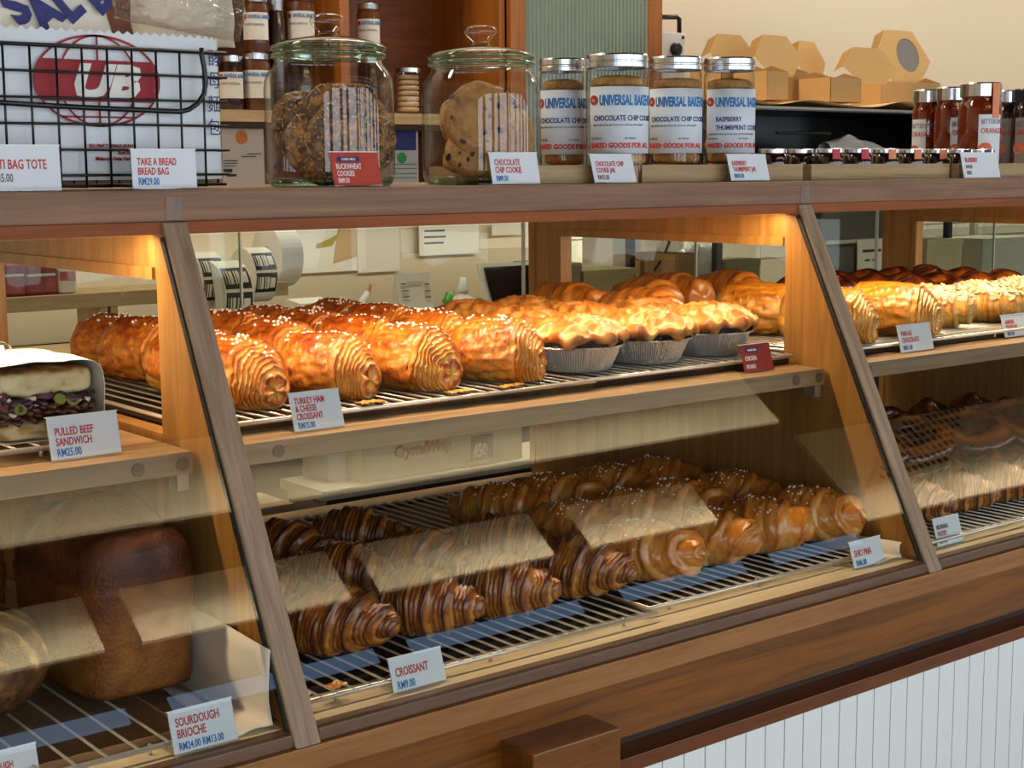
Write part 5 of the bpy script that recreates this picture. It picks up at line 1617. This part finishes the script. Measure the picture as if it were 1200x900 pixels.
def kraft_box(label, body, lid, Y, yaw, window=False, lidtilt=.25, flaps=True):
    (bl, br, bt, bb), (ll, lr, lt, lbm) = body, lid
    a, b = on_y(bl, bb, Y), on_y(br, bt, Y); w = (b.x - a.x); h = max(.02, b.z - a.z); zb_ = zt + .018
    h = max(.03, b.z - zb_)
    k = thing('takeout_box', label, 'takeaway box', ((a.x + b.x) / 2, Y, zb_), rz=yaw, group='open kraft takeaway boxes')
    d = .12; th = .0012
    bodym = MB()
    for (xa, xb, ya, yb) in ((-w / 2, w / 2, 0, th), (-w / 2, w / 2, d - th, d), (-w / 2, -w / 2 + th, 0, d), (w / 2 - th, w / 2, 0, d)): bodym.box(xa, xb, ya, yb, 0, h)
    bodym.box(-w / 2, w / 2, 0, d, 0, th)
    put('box_body', bodym, M_KRAFT, k, world=False)
    # side gusset flaps
    fl = MB().prism_x([(0, h), (d * .5, h * 1.25), (d, h)], -w / 2, -w / 2 + th).prism_x([(0, h), (d * .5, h * 1.25), (d, h)], w / 2 - th, w / 2)
    put('gusset', fl, M_KRAFTD, k, world=False)
    la, lb2 = on_y(ll, lbm, Y + d * .8), on_y(lr, lt, Y + d * .8); lw, lh = lb2.x - la.x, lb2.z - la.z
    cxo = (la.x + lb2.x) / 2 - (a.x + b.x) / 2
    pts = octa(lw, lh, lw * .28)
    lm = MB()
    if window:
        n = 40; ring = []; ins = []
        for q in range(n):
            t = 2 * PI * q / n; c, s = math.cos(t), math.sin(t)
            ins.append((.10 * lw + lw * .20 * c, lh * .55 + lh * .31 * s))
            # outline point in that direction
            best = 9
            ox, oz = .10 * lw, lh * .55
            for m in range(6):
                p1, p2 = Vector(pts[m]), Vector(pts[(m + 1) % 6]); dd = p2 - p1; den = c * dd.y - s * dd.x
                if abs(den) < 1e-9: continue
                tt = ((p1.x - ox) * dd.y - (p1.y - oz) * dd.x) / den; uu = ((p1.x - ox) * s - (p1.y - oz) * c) / den
                if tt > 0 and -1e-6 <= uu <= 1 + 1e-6: best = min(best, tt)
            ring.append((ox + c * best, oz + s * best))
        v = [(x, 0, z) for x, z in ring] + [(x, 0, z) for x, z in ins] + [(x, .0012, z) for x, z in ring] + [(x, .0012, z) for x, z in ins]
        f = []
        for q in range(n):
            r_ = (q + 1) % n
            f += [(q, r_, n + r_, n + q), (2 * n + q, 3 * n + q, 3 * n + r_, 2 * n + r_), (q, 2 * n + q, 2 * n + r_, r_), (n + q, n + r_, 3 * n + r_, 3 * n + q)]
        lm.add(v, f)
    else:
        lm.prism_y(pts, 0, .0012)
    me = lm.mesh('lid'); M_ = Matrix.Translation((cxo, d * .8, la.z - zb_)) @ Matrix.Rotation(-lidtilt, 4, 'X') ; me.transform(M_)
    lo = put('lid', me, M_KRAFT, k, world=False)
    if window:
        wm = MB().prism_y([(.10 * lw + lw * .21 * math.cos(2 * PI * q / 30), lh * .55 + lh * .32 * math.sin(2 * PI * q / 30)) for q in range(30)], .0014, .0020).mesh('window_film'); wm.transform(M_)
        put('window_film', wm, pmat('grey film', '8a8480', .2), lo, world=False)
    for sx_f in (-1, 1):
        p1, p2 = (sx_f * lw * .5, lh * .45), (sx_f * lw * .248, lh)
        v = []
        for (px_q, pz_q) in (p1, p2):
            for dy, k2 in ((.0006, 1.0), (.045, .94)): v.append((px_q * k2, dy, pz_q * (1 if k2 == 1 else .97)))
        n_ = [(q[0] - sx_f * .0012, q[1], q[2]) for q in v]
        m2 = MB().add(v + n_, [(0, 1, 3, 2), (4, 6, 7, 5), (0, 4, 5, 1), (2, 3, 7, 6), (0, 2, 6, 4), (1, 5, 7, 3)]).mesh('side_flap'); m2.transform(M_)
        put('side_flap', m2, M_KRAFTD, lo, world=False)
    return k


kraft_box('open kraft box with sideways lid, leftmost, above the raspberry jar', (845, 892, 82, 116), (835, 889, 40, 80), UY + .17, .0)
kraft_box('open kraft box, second from the left behind the labelled jars', (898, 925, 84, 116), (891, 950, 41, 88), UY + .02, .05)
kraft_box('open kraft box with folded lid, middle one on the black shelf', (922, 952, 86, 119), (948, 991, 47, 92), UY + .16, .15)
kraft_box('open kraft box with wide plain lid, left of the windowed one', (973, 1009, 92, 119), (992, 1056, 56, 97), UY + .01, .0)
kraft_box('open kraft box with round window in its lid, rightmost', (1034, 1100, 98, 122), (1030, 1093, 35, 98), UY + .17, -.05, True)

# back work counter with things on it
wc = thing('work_counter', 'long pale work counter along the kitchen wall', 'counter', (2.5, 3.1, 0))
put('counter_top', MB().box(R_X0 + .05, 8.6, 2.79, 3.78, WZ - .03, WZ - .001), W_BACK, wc)
put('counter_front', MB().box(R_X0 + .05, 8.6, 2.82, 3.78, .0, WZ - .031), pmat('counter front', '3b332b', .6), wc)
area('added_wall_fill', (1.6, CB - .12, 1.222), (4.4, .05), 11, (1.0, .94, .84), (0, .5, -1))  # added fill light, brightens the shaded wall below the cabinet
# low wall panel and tiles behind
struct('trim_20', MB().box(R_X0, 5.2, 3.80, 3.82, .93, 1.12), pmat('grey beige panel', 'b4a78f', .6))
struct('trim_21', MB().box(R_X0, 9, 3.821, 3.83, 1.12, 3.9), pmat('painted cream wall', 'd8c8ae', .85))
tile = MB(); M_TILE = pmat('white tile', 'd9d4c2', .25)
for i in range(26):
    for j in range(5): tile.box(3.2 + i * .2, 3.2 + i * .2 + .196, 3.794, 3.80, .94 + j * .1, .94 + j * .1 + .096)
struct('trim_22', tile, M_TILE)

M_STEEL0 = pmat('dull steel', '8e8c84', .4, metal=.8)
# riser shelf on the kitchen side with label rolls
SY = 2.62
zr0, zr1 = on_y(290, 349, SY).z, on_y(290, 333, SY).z
rs = thing('riser_shelf', 'narrow pale wooden riser shelf behind the display glass', 'shelf', ((on_y(0, 350, SY).x + on_y(338, 340, SY).x) / 2, SY + .08, WZ))
xa, xb = on_y(-60, 350, SY).x, on_y(338, 340, SY).x
put('shelf_board', MB().box(xa, xb, SY, SY + .14, zr0, zr1), W_BACK, rs, bevel=.001)
for px in (-30, 122, 134):
    p = on_y(px, 360, SY + .01); put('post', MB().box(p.x - .007, p.x + .007, SY + .01, SY + .12, .0, zr0), W_BACK, rs)
put('base_board', MB().box(xa, xb, SY, SY + .14, .68, .70), W_BACK, rs)
for px, py, Yr in ((262, 345, 2.52), (297, 322, 2.56), (236, 330, 2.56)):
    p = on_y(px, py, Yr)
    put('roll_spindle', MB().tube([(p.x - .034, Yr, p.z), (p.x + .036, Yr, p.z)], .006, 10).box(p.x + .033, p.x + .037, Yr, SY + .03, p.z - .008, p.z + .008).box(p.x + .033, p.x + .037, SY, SY + .03, min(zr1 - .002, p.z), max(zr1, p.z) + .004), M_STEEL0, rs)


def roll(label, px, py, r, wd, Y, mat, lab=True, hang=None, axis_yaw=0.0):
    p = on_y(px, py, Y)
    o = thing('label_roll', label, 'label roll', tuple(p), rz=axis_yaw, group='label rolls behind the display glass')
    q = MB().lathe([(r * .35, -wd / 2), (r, -wd / 2), (r, wd / 2), (r * .35, wd / 2), (r * .35, -wd / 2)], 40, cap=False)
    put('paper_coil', MB().add([(v[2], v[0], v[1]) for v in q.v], q.f), mat, o, world=False)
    if lab:
        for k, (a0, a1) in enumerate(((-.62, .12), (.22, .95))):
            P = [[(xx, -(r + .0006) * math.cos(a0 + (a1 - a0) * t / 10), (r + .0006) * math.sin(a0 + (a1 - a0) * t / 10)) for xx in (-wd * .46, wd * .46)] for t in range(11)]
            lb = put('printed_label', MB().grid(P, flip=True), M_TXTBLACK, o, world=False)
            bars = MB()
            for b in range(7):
                xx = -wd * .40 + wd * .075 * b * 1.1; t0, t1 = (.2, .8)
                P = [[(x2, -(r + .0012) * math.cos(a0 + (a1 - a0) * t), (r + .0012) * math.sin(a0 + (a1 - a0) * t)) for x2 in (xx, xx + wd * (.02 + .03 * (b % 3)))] for t in (t0, .5, t1)]
                g_ = MB().grid(P, flip=True); bars.add(g_.v, g_.f)
            P = [[(x2, -(r + .0012) * math.cos(a0 + (a1 - a0) * t), (r + .0012) * math.sin(a0 + (a1 - a0) * t)) for x2 in (wd * .15, wd * .38)] for t in (.25, .5, .75)]
            g_ = MB().grid(P, flip=True); bars.add(g_.v, g_.f)
            put('barcode', bars, M_PAPERW, lb, world=False)
    return o


Mroll = pmat('roll paper', 'f0eadc', .7)
roll('label roll with black barcode labels, left of the two behind the glass', 262, 345, .062, .058, 2.52, Mroll)
roll('label roll with black barcode labels, right of the two behind the glass', 297, 322, .052, .048, 2.56, Mroll)
roll('label roll partly behind the left post', 236, 330, .055, .05, 2.56, Mroll)
p = on_y(322, 300, 2.66)
o = roll('large plain white paper roll beside the sliding glass edge', 325, 300, .062, .05, 2.70, Mroll, False)
for i, (px, py) in enumerate(((30, 338), (60, 336))): pass
for i, (pl, pr) in enumerate(((-40, 29), (30, 68))):
    a, b = on_y(pl, 343, SY + .02), on_y(pr, 309, SY + .02)
    if i == 0: a, b = on_y(-60, 345, SY + .02), on_y(31, 309, SY + .02)
    t = thing('tissue_pack', ['red printed pack cut off at the left edge on the riser shelf', 'red printed pack with white end on the riser shelf'][i], 'packet', ((a.x + b.x) / 2, SY + .02, zr1))
    put('pack_body', MB().box(a.x + .001, b.x - .001, SY + .02, SY + .12, zr1 + .0005, b.z), pmat('red printed pack', '8e2e2e', .5, var=.2, scale=30), t, bevel=.006)
    put('white_stripe', MB().box(a.x + .004, b.x - .006, SY + .0188, SY + .0202, zr1 + (b.z - zr1) * .62, zr1 + (b.z - zr1) * .70), M_PAPERW, t)
a, b = on_y(69, 343, SY + .02), on_y(90, 313, SY + .02)
t = thing('tissue_pack', 'white ended pack with red mark, third on the riser shelf', 'packet', ((a.x + b.x) / 2, SY + .02, zr1))
put('pack_body', MB().box(a.x, b.x, SY + .02, SY + .12, zr1 + .0005, b.z), M_CARTON, t, bevel=.006)
put('red_mark', MB().box(a.x + .004, b.x - .004, SY + .0185, SY + .0205, zr1 + (b.z - zr1) * .5, zr1 + (b.z - zr1) * .85), M_CARDRED, t)

# notices on the kitchen wall and small things seen through the case
def notice(label, pl, pr, pt, pb, mat, Y=3.815, lines=None, deco=None):
    a, b = on_y(pl, pb, Y), on_y(pr, pt, Y)
    n = thing('wall_notice', label, 'notice', ((a.x + b.x) / 2, Y, a.z))
    c = put('paper', MB().box(a.x, b.x, Y - .003, Y, a.z, b.z), mat, n)
    if lines:
        mk = MB()
        for (xa, xb, ya, yb) in lines: mk.box(a.x + (b.x - a.x) * xa, a.x + (b.x - a.x) * xb, Y - .0042, Y - .0031, a.z + (b.z - a.z) * ya, a.z + (b.z - a.z) * yb)
        put('print', mk, M_TXTBLACK, n)
    if deco: deco(n, a, b)
    return n
NY = 3.79
M_NOT = pmat('grey white notice', 'c6c2b6', .7)
def poster_art(n, a, b):
    x0, x1, z0, z1 = a.x, b.x, a.z, b.z; w, h = x1 - x0, z1 - z0
    put('brown_patch', MB().prism_y([(x0 + .62 * w, z0 + .18 * h), (x1, z0 + .3 * h), (x1, z1), (x0 + .72 * w, z1)], NY - .0050, NY - .0031), pmat('brown print', 'a58a62', .7), n)
    put('olive_patch', MB().prism_y([(x0 + .36 * w, z0 + .50 * h), (x0 + .6 * w, z0 + .55 * h), (x0 + .74 * w, z0 + .82 * h), (x0 + .60 * w, z0 + .72 * h), (x0 + .36 * w, z0 + .60 * h)], NY - .0056, NY - .0051), pmat('olive print', '8f8434', .7), n)
notice('large pale poster with olive and brown print on the kitchen wall', 343, 417, 262, 321, M_NOT, NY, deco=poster_art)
notice('plain grey notice right of the poster on the kitchen wall', 419, 467, 262, 320, pmat('plain notice', 'bdb8ab', .7), NY)
notice('white notice with black lines on the kitchen wall', 491, 560, 262, 300, M_NOT, NY - .004, lines=[(.08, .42, .78, .84), (.08, .44, .58, .64), (.08, .40, .38, .44)])
notice('blank notice near the black tablet on the kitchen wall', 576, 617, 262, 276, M_NOT, NY)
notice('paper notice with black lines on the dark fridge', 1003, 1033, 280, 334, pmat('notice white', 'd8d4c6', .7), 2.62, lines=[(.2, .95, .72, .78), (.3, .5, .52, .56), (.6, .8, .52, .56), (.3, .5, .3, .34)])

KY = 3.0
def kx(px, py, Y=KY): return on_y(px, py, Y)
a, b = kx(476, 372), kx(515, 320)
cal = thing('desk_calendar', 'white printed desk calendar standing on the work counter', 'calendar', ((a.x + b.x) / 2, KY, WZ))
put('easel', MB().prism_x([(KY, WZ), (KY + .09, WZ), (KY + .045, b.z)], a.x, b.x), M_CARTON, cal)
mk = MB()
for (xa, xb, pt) in ((488, 506, 331), (480, 486, 333), (508, 513, 333), (480, 488, 341), (480, 488, 348), (507, 513, 341), (507, 513, 348)):
    p, q = kx(xa, pt + 1.6), kx(xb, pt)
    s = (p.z - WZ) / (b.z - WZ); yy = KY + .045 * s - .0018
    mk.box(p.x, q.x, yy - .001, yy + .001, p.z, q.z)
put('print', mk, M_TXTBLACK, cal)
def bottle(name, label, px, pyt, pyb, r, mat, Y, cap=None):
    p = on_y(px, pyb, Y); z1 = on_y(px, pyt, Y).z; z0 = WZ; H = z1 - z0
    o = thing(name, label, 'bottle', (p.x, Y, z0))
    put('bottle_body', MB().lathe([(0, 0), (r * .95, 0), (r, .006), (r, H * .62), (r * .8, H * .72), (r * .35, H * .78), (r * .35, H * .82)], 28, cap=False), mat, o, world=False, smooth=True)
    put('cap', MB().lathe([(r * .5, H * .80), (r * .5, H * .86), (r * .32, H * .90), (r * .26, H), (0, H)], 20, cap=False), cap or mat, o, world=False, smooth=True)
    return o
bottle('spray_bottle', 'white pump bottle with red mark behind the ham croissants', 543, 325, 372, .030, pmat('white bottle', 'e9e6dc', .35), KY)
gb = bottle('soap_bottle', 'green bottle beside the white pump bottle', 527, 342, 372, .038, pmat('green bottle', '4f9a3a', .3), KY + .06)
# tablet leaning back
a, b = kx(566, 356, 2.9), kx(640, 306, 2.9)
tb = thing('tablet', 'black tablet with white frame leaning on the work counter', 'tablet', ((a.x + b.x) / 2, 2.9, WZ))
def quad_slab(pts, t=.006):
    P = [Vector(p) for p in pts]; n = (P[1] - P[0]).cross(P[3] - P[0]).normalized() * t
    return MB().add([tuple(p) for p in P] + [tuple(p + n) for p in P], [(3, 2, 1, 0), (4, 5, 6, 7), (0, 1, 5, 4), (1, 2, 6, 5), (2, 3, 7, 6), (3, 0, 4, 7)])
h_ = b.z - WZ; pw = b.x - a.x
pts = [(a.x + .02, 2.86, WZ + .002), (a.x + pw + .02, 2.86, WZ + .002), (a.x + pw, 2.86 + .06, WZ + h_), (a.x, 2.86 + .06, WZ + h_)]
put('frame', quad_slab(pts, -.008), pmat('tablet white', 'e4e2da', .35), tb)
ins = .012
pts2 = [(a.x + .02 + ins, 2.8585 - .001, WZ + .014), (a.x + pw + .02 - ins, 2.8585 - .001, WZ + .014), (a.x + pw - ins, 2.8585 + .053, WZ + h_ - .008), (a.x + ins, 2.8585 + .053, WZ + h_ - .008)]
put('screen', quad_slab(pts2, -.001), pmat('black screen', '0a0b0c', .08), tb)
# pen cup with pens, folded napkins
p = kx(395, 372, 2.95)
pcup = thing('pen_cup', 'dark pen cup behind the ham croissants', 'cup', (p.x, 2.95, WZ))
put('cup_body', MB().lathe([(0, 0), (.035, 0), (.038, .10), (.036, .10), (.033, .006), (0, .006)], 28, cap=False), M_TRAYDARK, pcup, world=False, smooth=True)
for i, (px, py, col, dx) in enumerate(((385, 349, 'd88a9a', -.3), (400, 352, '4c7a58', .1), (411, 353, 'b09a70', .3))):
    top_ = kx(px, py, 2.95); pen = thing('pen', ['pink pen in the cup', 'green pen in the cup', 'tan pencil in the cup'][i] + ' behind the croissants', 'pen', (p.x, 2.95, WZ + .007))
    d_ = top_ - Vector((p.x, 2.95, WZ + .007))
    put('barrel', MB().tube([(0, 0, 0), tuple(d_ * .92)], .0045, 8), pmat('pen ' + col, col, .4), pen, world=False); put('tip', MB().tube([tuple(d_ * .92), tuple(d_)], [.0042, .002], 8), M_WHITEPANEL, pen, world=False)
P = []
a, b = kx(352, 366, 2.9), kx(392, 352, 2.9)
tg = thing('brush', 'white handled brush leaning by the pen cup', 'brush', (kx(422, 372, 2.93).x, 2.93, WZ))
q0, q1 = kx(418, 365, 2.93), kx(431, 342, 2.93)
put('handle', MB().tube([(q0.x, 2.93, WZ + .01), tuple(q0), tuple(q1)], [.010, .012, .007], 10), pmat('brush white', 'ddd6c8', .5), tg, smooth=True)
put('tip', MB().tube([tuple(q1), tuple(q1 + Vector((.008, 0, .018)))], [.007, .004], 8), pmat('brush tip', 'd8927a', .5), tg)
np_ = put('napkin_stack', MB().prism_x([(2.86, WZ), (2.98, WZ), (2.96, on_y(370, 351, 2.9).z), (2.90, on_y(370, 355, 2.9).z)], a.x, b.x), M_PAPERW); tag(np_, 'loose stack of white napkins by the pen cup', 'napkins')

# boxes and bottle seen through the middle divider's window
VY = 3.1
def vbox(name, label, cat, pl, pr, pt, mat, Y=VY, d=.18):
    a, b = on_y(pl, 345, Y), on_y(pr, pt, Y)
    o = thing(name, label, cat, ((a.x + b.x) / 2, Y + d / 2, WZ)); put('carton', MB().box(a.x, b.x, Y, Y + d, WZ + .0005, b.z), mat, o, bevel=.004); put('carton_lid', MB().box(a.x - .002, b.x + .002, Y - .002, Y + d + .002, b.z - .02, b.z + .001), mat, o, bevel=.002); return o
M_OLIVE = pmat('olive carton', '9a9268', .6, var=.06, scale=12)
vbox('storage_box', 'grey lidded tub seen through the window of the middle divider', 'box', 652, 681, 308, pmat('grey tub', '7d7a68', .5))
vbox('storage_box', 'olive carton seen through the window of the middle divider', 'box', 684, 744, 314, M_OLIVE)
vbox('storage_box', 'brown kraft carton behind the hanging cable', 'box', 791, 817, 297, pmat('brown carton', 'a8875a', .7), VY - .06)
vbox('storage_box', 'tall olive carton at the right of the divider window', 'box', 850, 891, 303, M_OLIVE, VY + .05)
wbx = vbox('dispenser', 'white dispenser with blue and red label behind the olive carton', 'dispenser', 718, 752, 262, pmat('white dispenser', 'dcdad0', .35), VY + .22, .14)
p, q = on_y(736, 309, VY + .219), on_y(743, 288, VY + .219); put('label', MB().box(p.x, q.x, VY + .2165, VY + .2195, p.z, q.z), pmat('pale blue label', '9ab8c4', .5), wbx)
p, q = on_y(736, 293, VY + .219), on_y(742, 288, VY + .219); put('red_mark', MB().box(p.x, q.x, VY + .2155, VY + .2165, p.z, q.z), M_CARDRED, wbx)
cbp = [on_y(786, 255, VY), on_y(784, 285, VY), on_y(778, 300, VY), on_y(768, 315, VY), on_y(763, 330, VY), on_y(762, 345, VY)]
cbl = put('power_cable', MB().tube(cbp, .004, 8), M_BLACK, smooth=True); tag(cbl, 'thin black cable hanging behind the pies', 'cable')
for i, (px0, px1, pt) in enumerate(((802, 826, 289), (822, 850, 286))):
    a, b = on_y(px0, 340, VY + .1), on_y(px1, pt, VY + .1)
    o = put('plastic_sleeve', pillow(a.x, b.x, WZ + .02, b.z, VY + .12, .02, i + 2, .25 - .3 * i, .01, 24), pmat('white sleeve', 'cfcdc4', .35, coat=.4)); tag(o, ['white plastic sleeve beside the brown carton', 'white plastic sleeve left of the tall olive carton'][i], 'sleeve', 'plastic sleeves')

# dark fridge and steel racking seen through the right bay
a, b = on_y(905, 300, 2.64), on_y(1100, 240, 2.64)
fr = thing('fridge', 'tall dark fridge standing behind the right end of the case', 'fridge', ((a.x + b.x) / 2, 2.95, 0))
fx0, fx1 = on_y(962, 300, 2.64).x, on_y(1040, 300, 2.64).x
put('fridge_body', MB().box(fx0, fx1, 2.64, 2.71, .0, 1.29), pmat('dark fridge', '2c2a24', .35), fr, bevel=.006)
put('fridge_door', MB().box(fx0 + .01, fx1 - .01, 2.625, 2.639, .10, 1.16), pmat('dark fridge', '2c2a24', .35), fr, bevel=.004)
put('trim_strip', MB().box(fx0, fx1, 2.622, 2.626, 1.165, 1.175), pmat('worn metal edge', '9a9284', .35, metal=.6), fr)
sr = thing('steel_rack', 'steel racking with pale boxes behind the right bay', 'rack', (4.6, 3.0, 0))
M_STEEL = pmat('steel', '9a988e', .35, metal=.9)
r0, r1 = on_y(1068, 300, 3.0).x, on_y(1300, 300, 3.0).x
for pz in (276, 300): z_ = on_y(1120, pz, 3.0).z; put('rack_shelf', MB().box(r0, r1, 3.0, 3.4, z_ - .008, z_), M_STEEL, sr)
for px in (1070, 1138, 1260): xx = on_y(px, 300, 3.0).x; put('rack_post', MB().box(xx, xx + .02, 2.99, 3.01, WZ, 1.30), pmat('pale post', 'c9c4b0', .5), sr)
vbox('storage_box', 'pale crate on the steel racking at the far right', 'box', 1150, 1206, 277, pmat('pale crate', 'b9b7a4', .5), 2.80, .17)
vbox('storage_box', 'cream carton on the steel racking left of the pale crate', 'box', 1085, 1128, 279, pmat('cream carton', 'c4b794', .6), 2.80, .17)

# cling film box standing behind the lower rear opening of the case
FY = 2.56
a, b = on_y(425, 566, FY), on_y(610, 498, FY)
sb = thing('under_shelf', 'low pale shelf behind the rear opening of the middle bay', 'shelf', ((a.x + b.x) / 2, FY + .1, 0))
zf_ = on_y(515, 552, FY).z
put('shelf_board', MB().box(on_y(338, 340, SY).x + .02, 2.9, FY - .02, FY + .15, zf_ - .02, zf_), pmat('pale shelf', 'cbc3ae', .5), sb)
put('shelf_leg', MB().box(1.54, 1.57, FY + .02, FY + .12, 0, zf_ - .02), pmat('pale shelf', 'cbc3ae', .5), sb)
put('shelf_leg', MB().box(2.85, 2.88, FY + .02, FY + .12, 0, zf_ - .02), pmat('pale shelf', 'cbc3ae', .5), sb)
xa, xb, za, zb2 = on_y(424, 540, FY).x, on_y(612, 520, FY).x, zf_ + .001, on_y(515, 501, FY).z
fb = thing('cling_film_box', 'long pale yellow cling film box with red lettering behind the deck', 'box', ((xa + xb) / 2, FY + .04, za))
put('carton', MB().box(xa, xb, FY, FY + .08, za, zb2), pmat('pale yellow carton', 'd6d0a4', .5), fb, bevel=.001)
p = on_y(461, 536, FY); me = text_mesh('CrystalWrap', .033, .0016, .85, 'LEFT', .25, .0004); me.transform(Matrix.Translation((p.x, FY - .0006, p.z)) @ Matrix.Rotation(PI / 2, 4, 'X')); put('lettering', me, pmat('wrap red', 'b02a1c', .5), fb)
p, q = on_y(552, 540, FY), on_y(577, 508, FY); put('number_panel', MB().box(p.x, q.x, FY - .0012, FY + .001, p.z, q.z), pmat('panel grey', '5a5648', .5), fb)
p = on_y(554, 536, FY); me = text_mesh('450', .040, .002, .62, 'LEFT', 0, .0004); me.transform(Matrix.Translation((p.x, FY - .002, p.z)) @ Matrix.Rotation(PI / 2, 4, 'X')); put('lettering', me, M_TXTWHITE, fb)
a, b = on_y(384, 548, SY), on_y(418, 498, SY)
o = thing('storage_box', 'small white carton left of the cling film box behind the deck', 'box', ((a.x + b.x) / 2, SY + .05, .7005)); put('carton', MB().box(a.x, b.x, SY, SY + .10, .7005, b.z), M_CARTON, o, bevel=.001); put('carton_lid', MB().box(a.x - .001, b.x + .001, SY - .001, SY + .101, b.z - .012, b.z + .001), M_CARTON, o)

# ------------------------------------------------------------------ colour management
S.view_settings.view_transform = 'Standard'
S.view_settings.look = 'None'
S.view_settings.gamma = 1.0
S.view_settings.use_curve_mapping = False
S.view_settings.exposure = 0.0
S.cycles.max_bounces = 10
S.cycles.diffuse_bounces = 4
S.cycles.glossy_bounces = 5
S.cycles.transmission_bounces = 6
S.cycles.transparent_max_bounces = 32
S.cycles.caustics_reflective = False
S.cycles.caustics_refractive = False
S.cycles.sample_clamp_indirect = 6.0
for p_ in bpy.data.objects:
    if p_.location.z < -4: print('unplaced', p_.name)
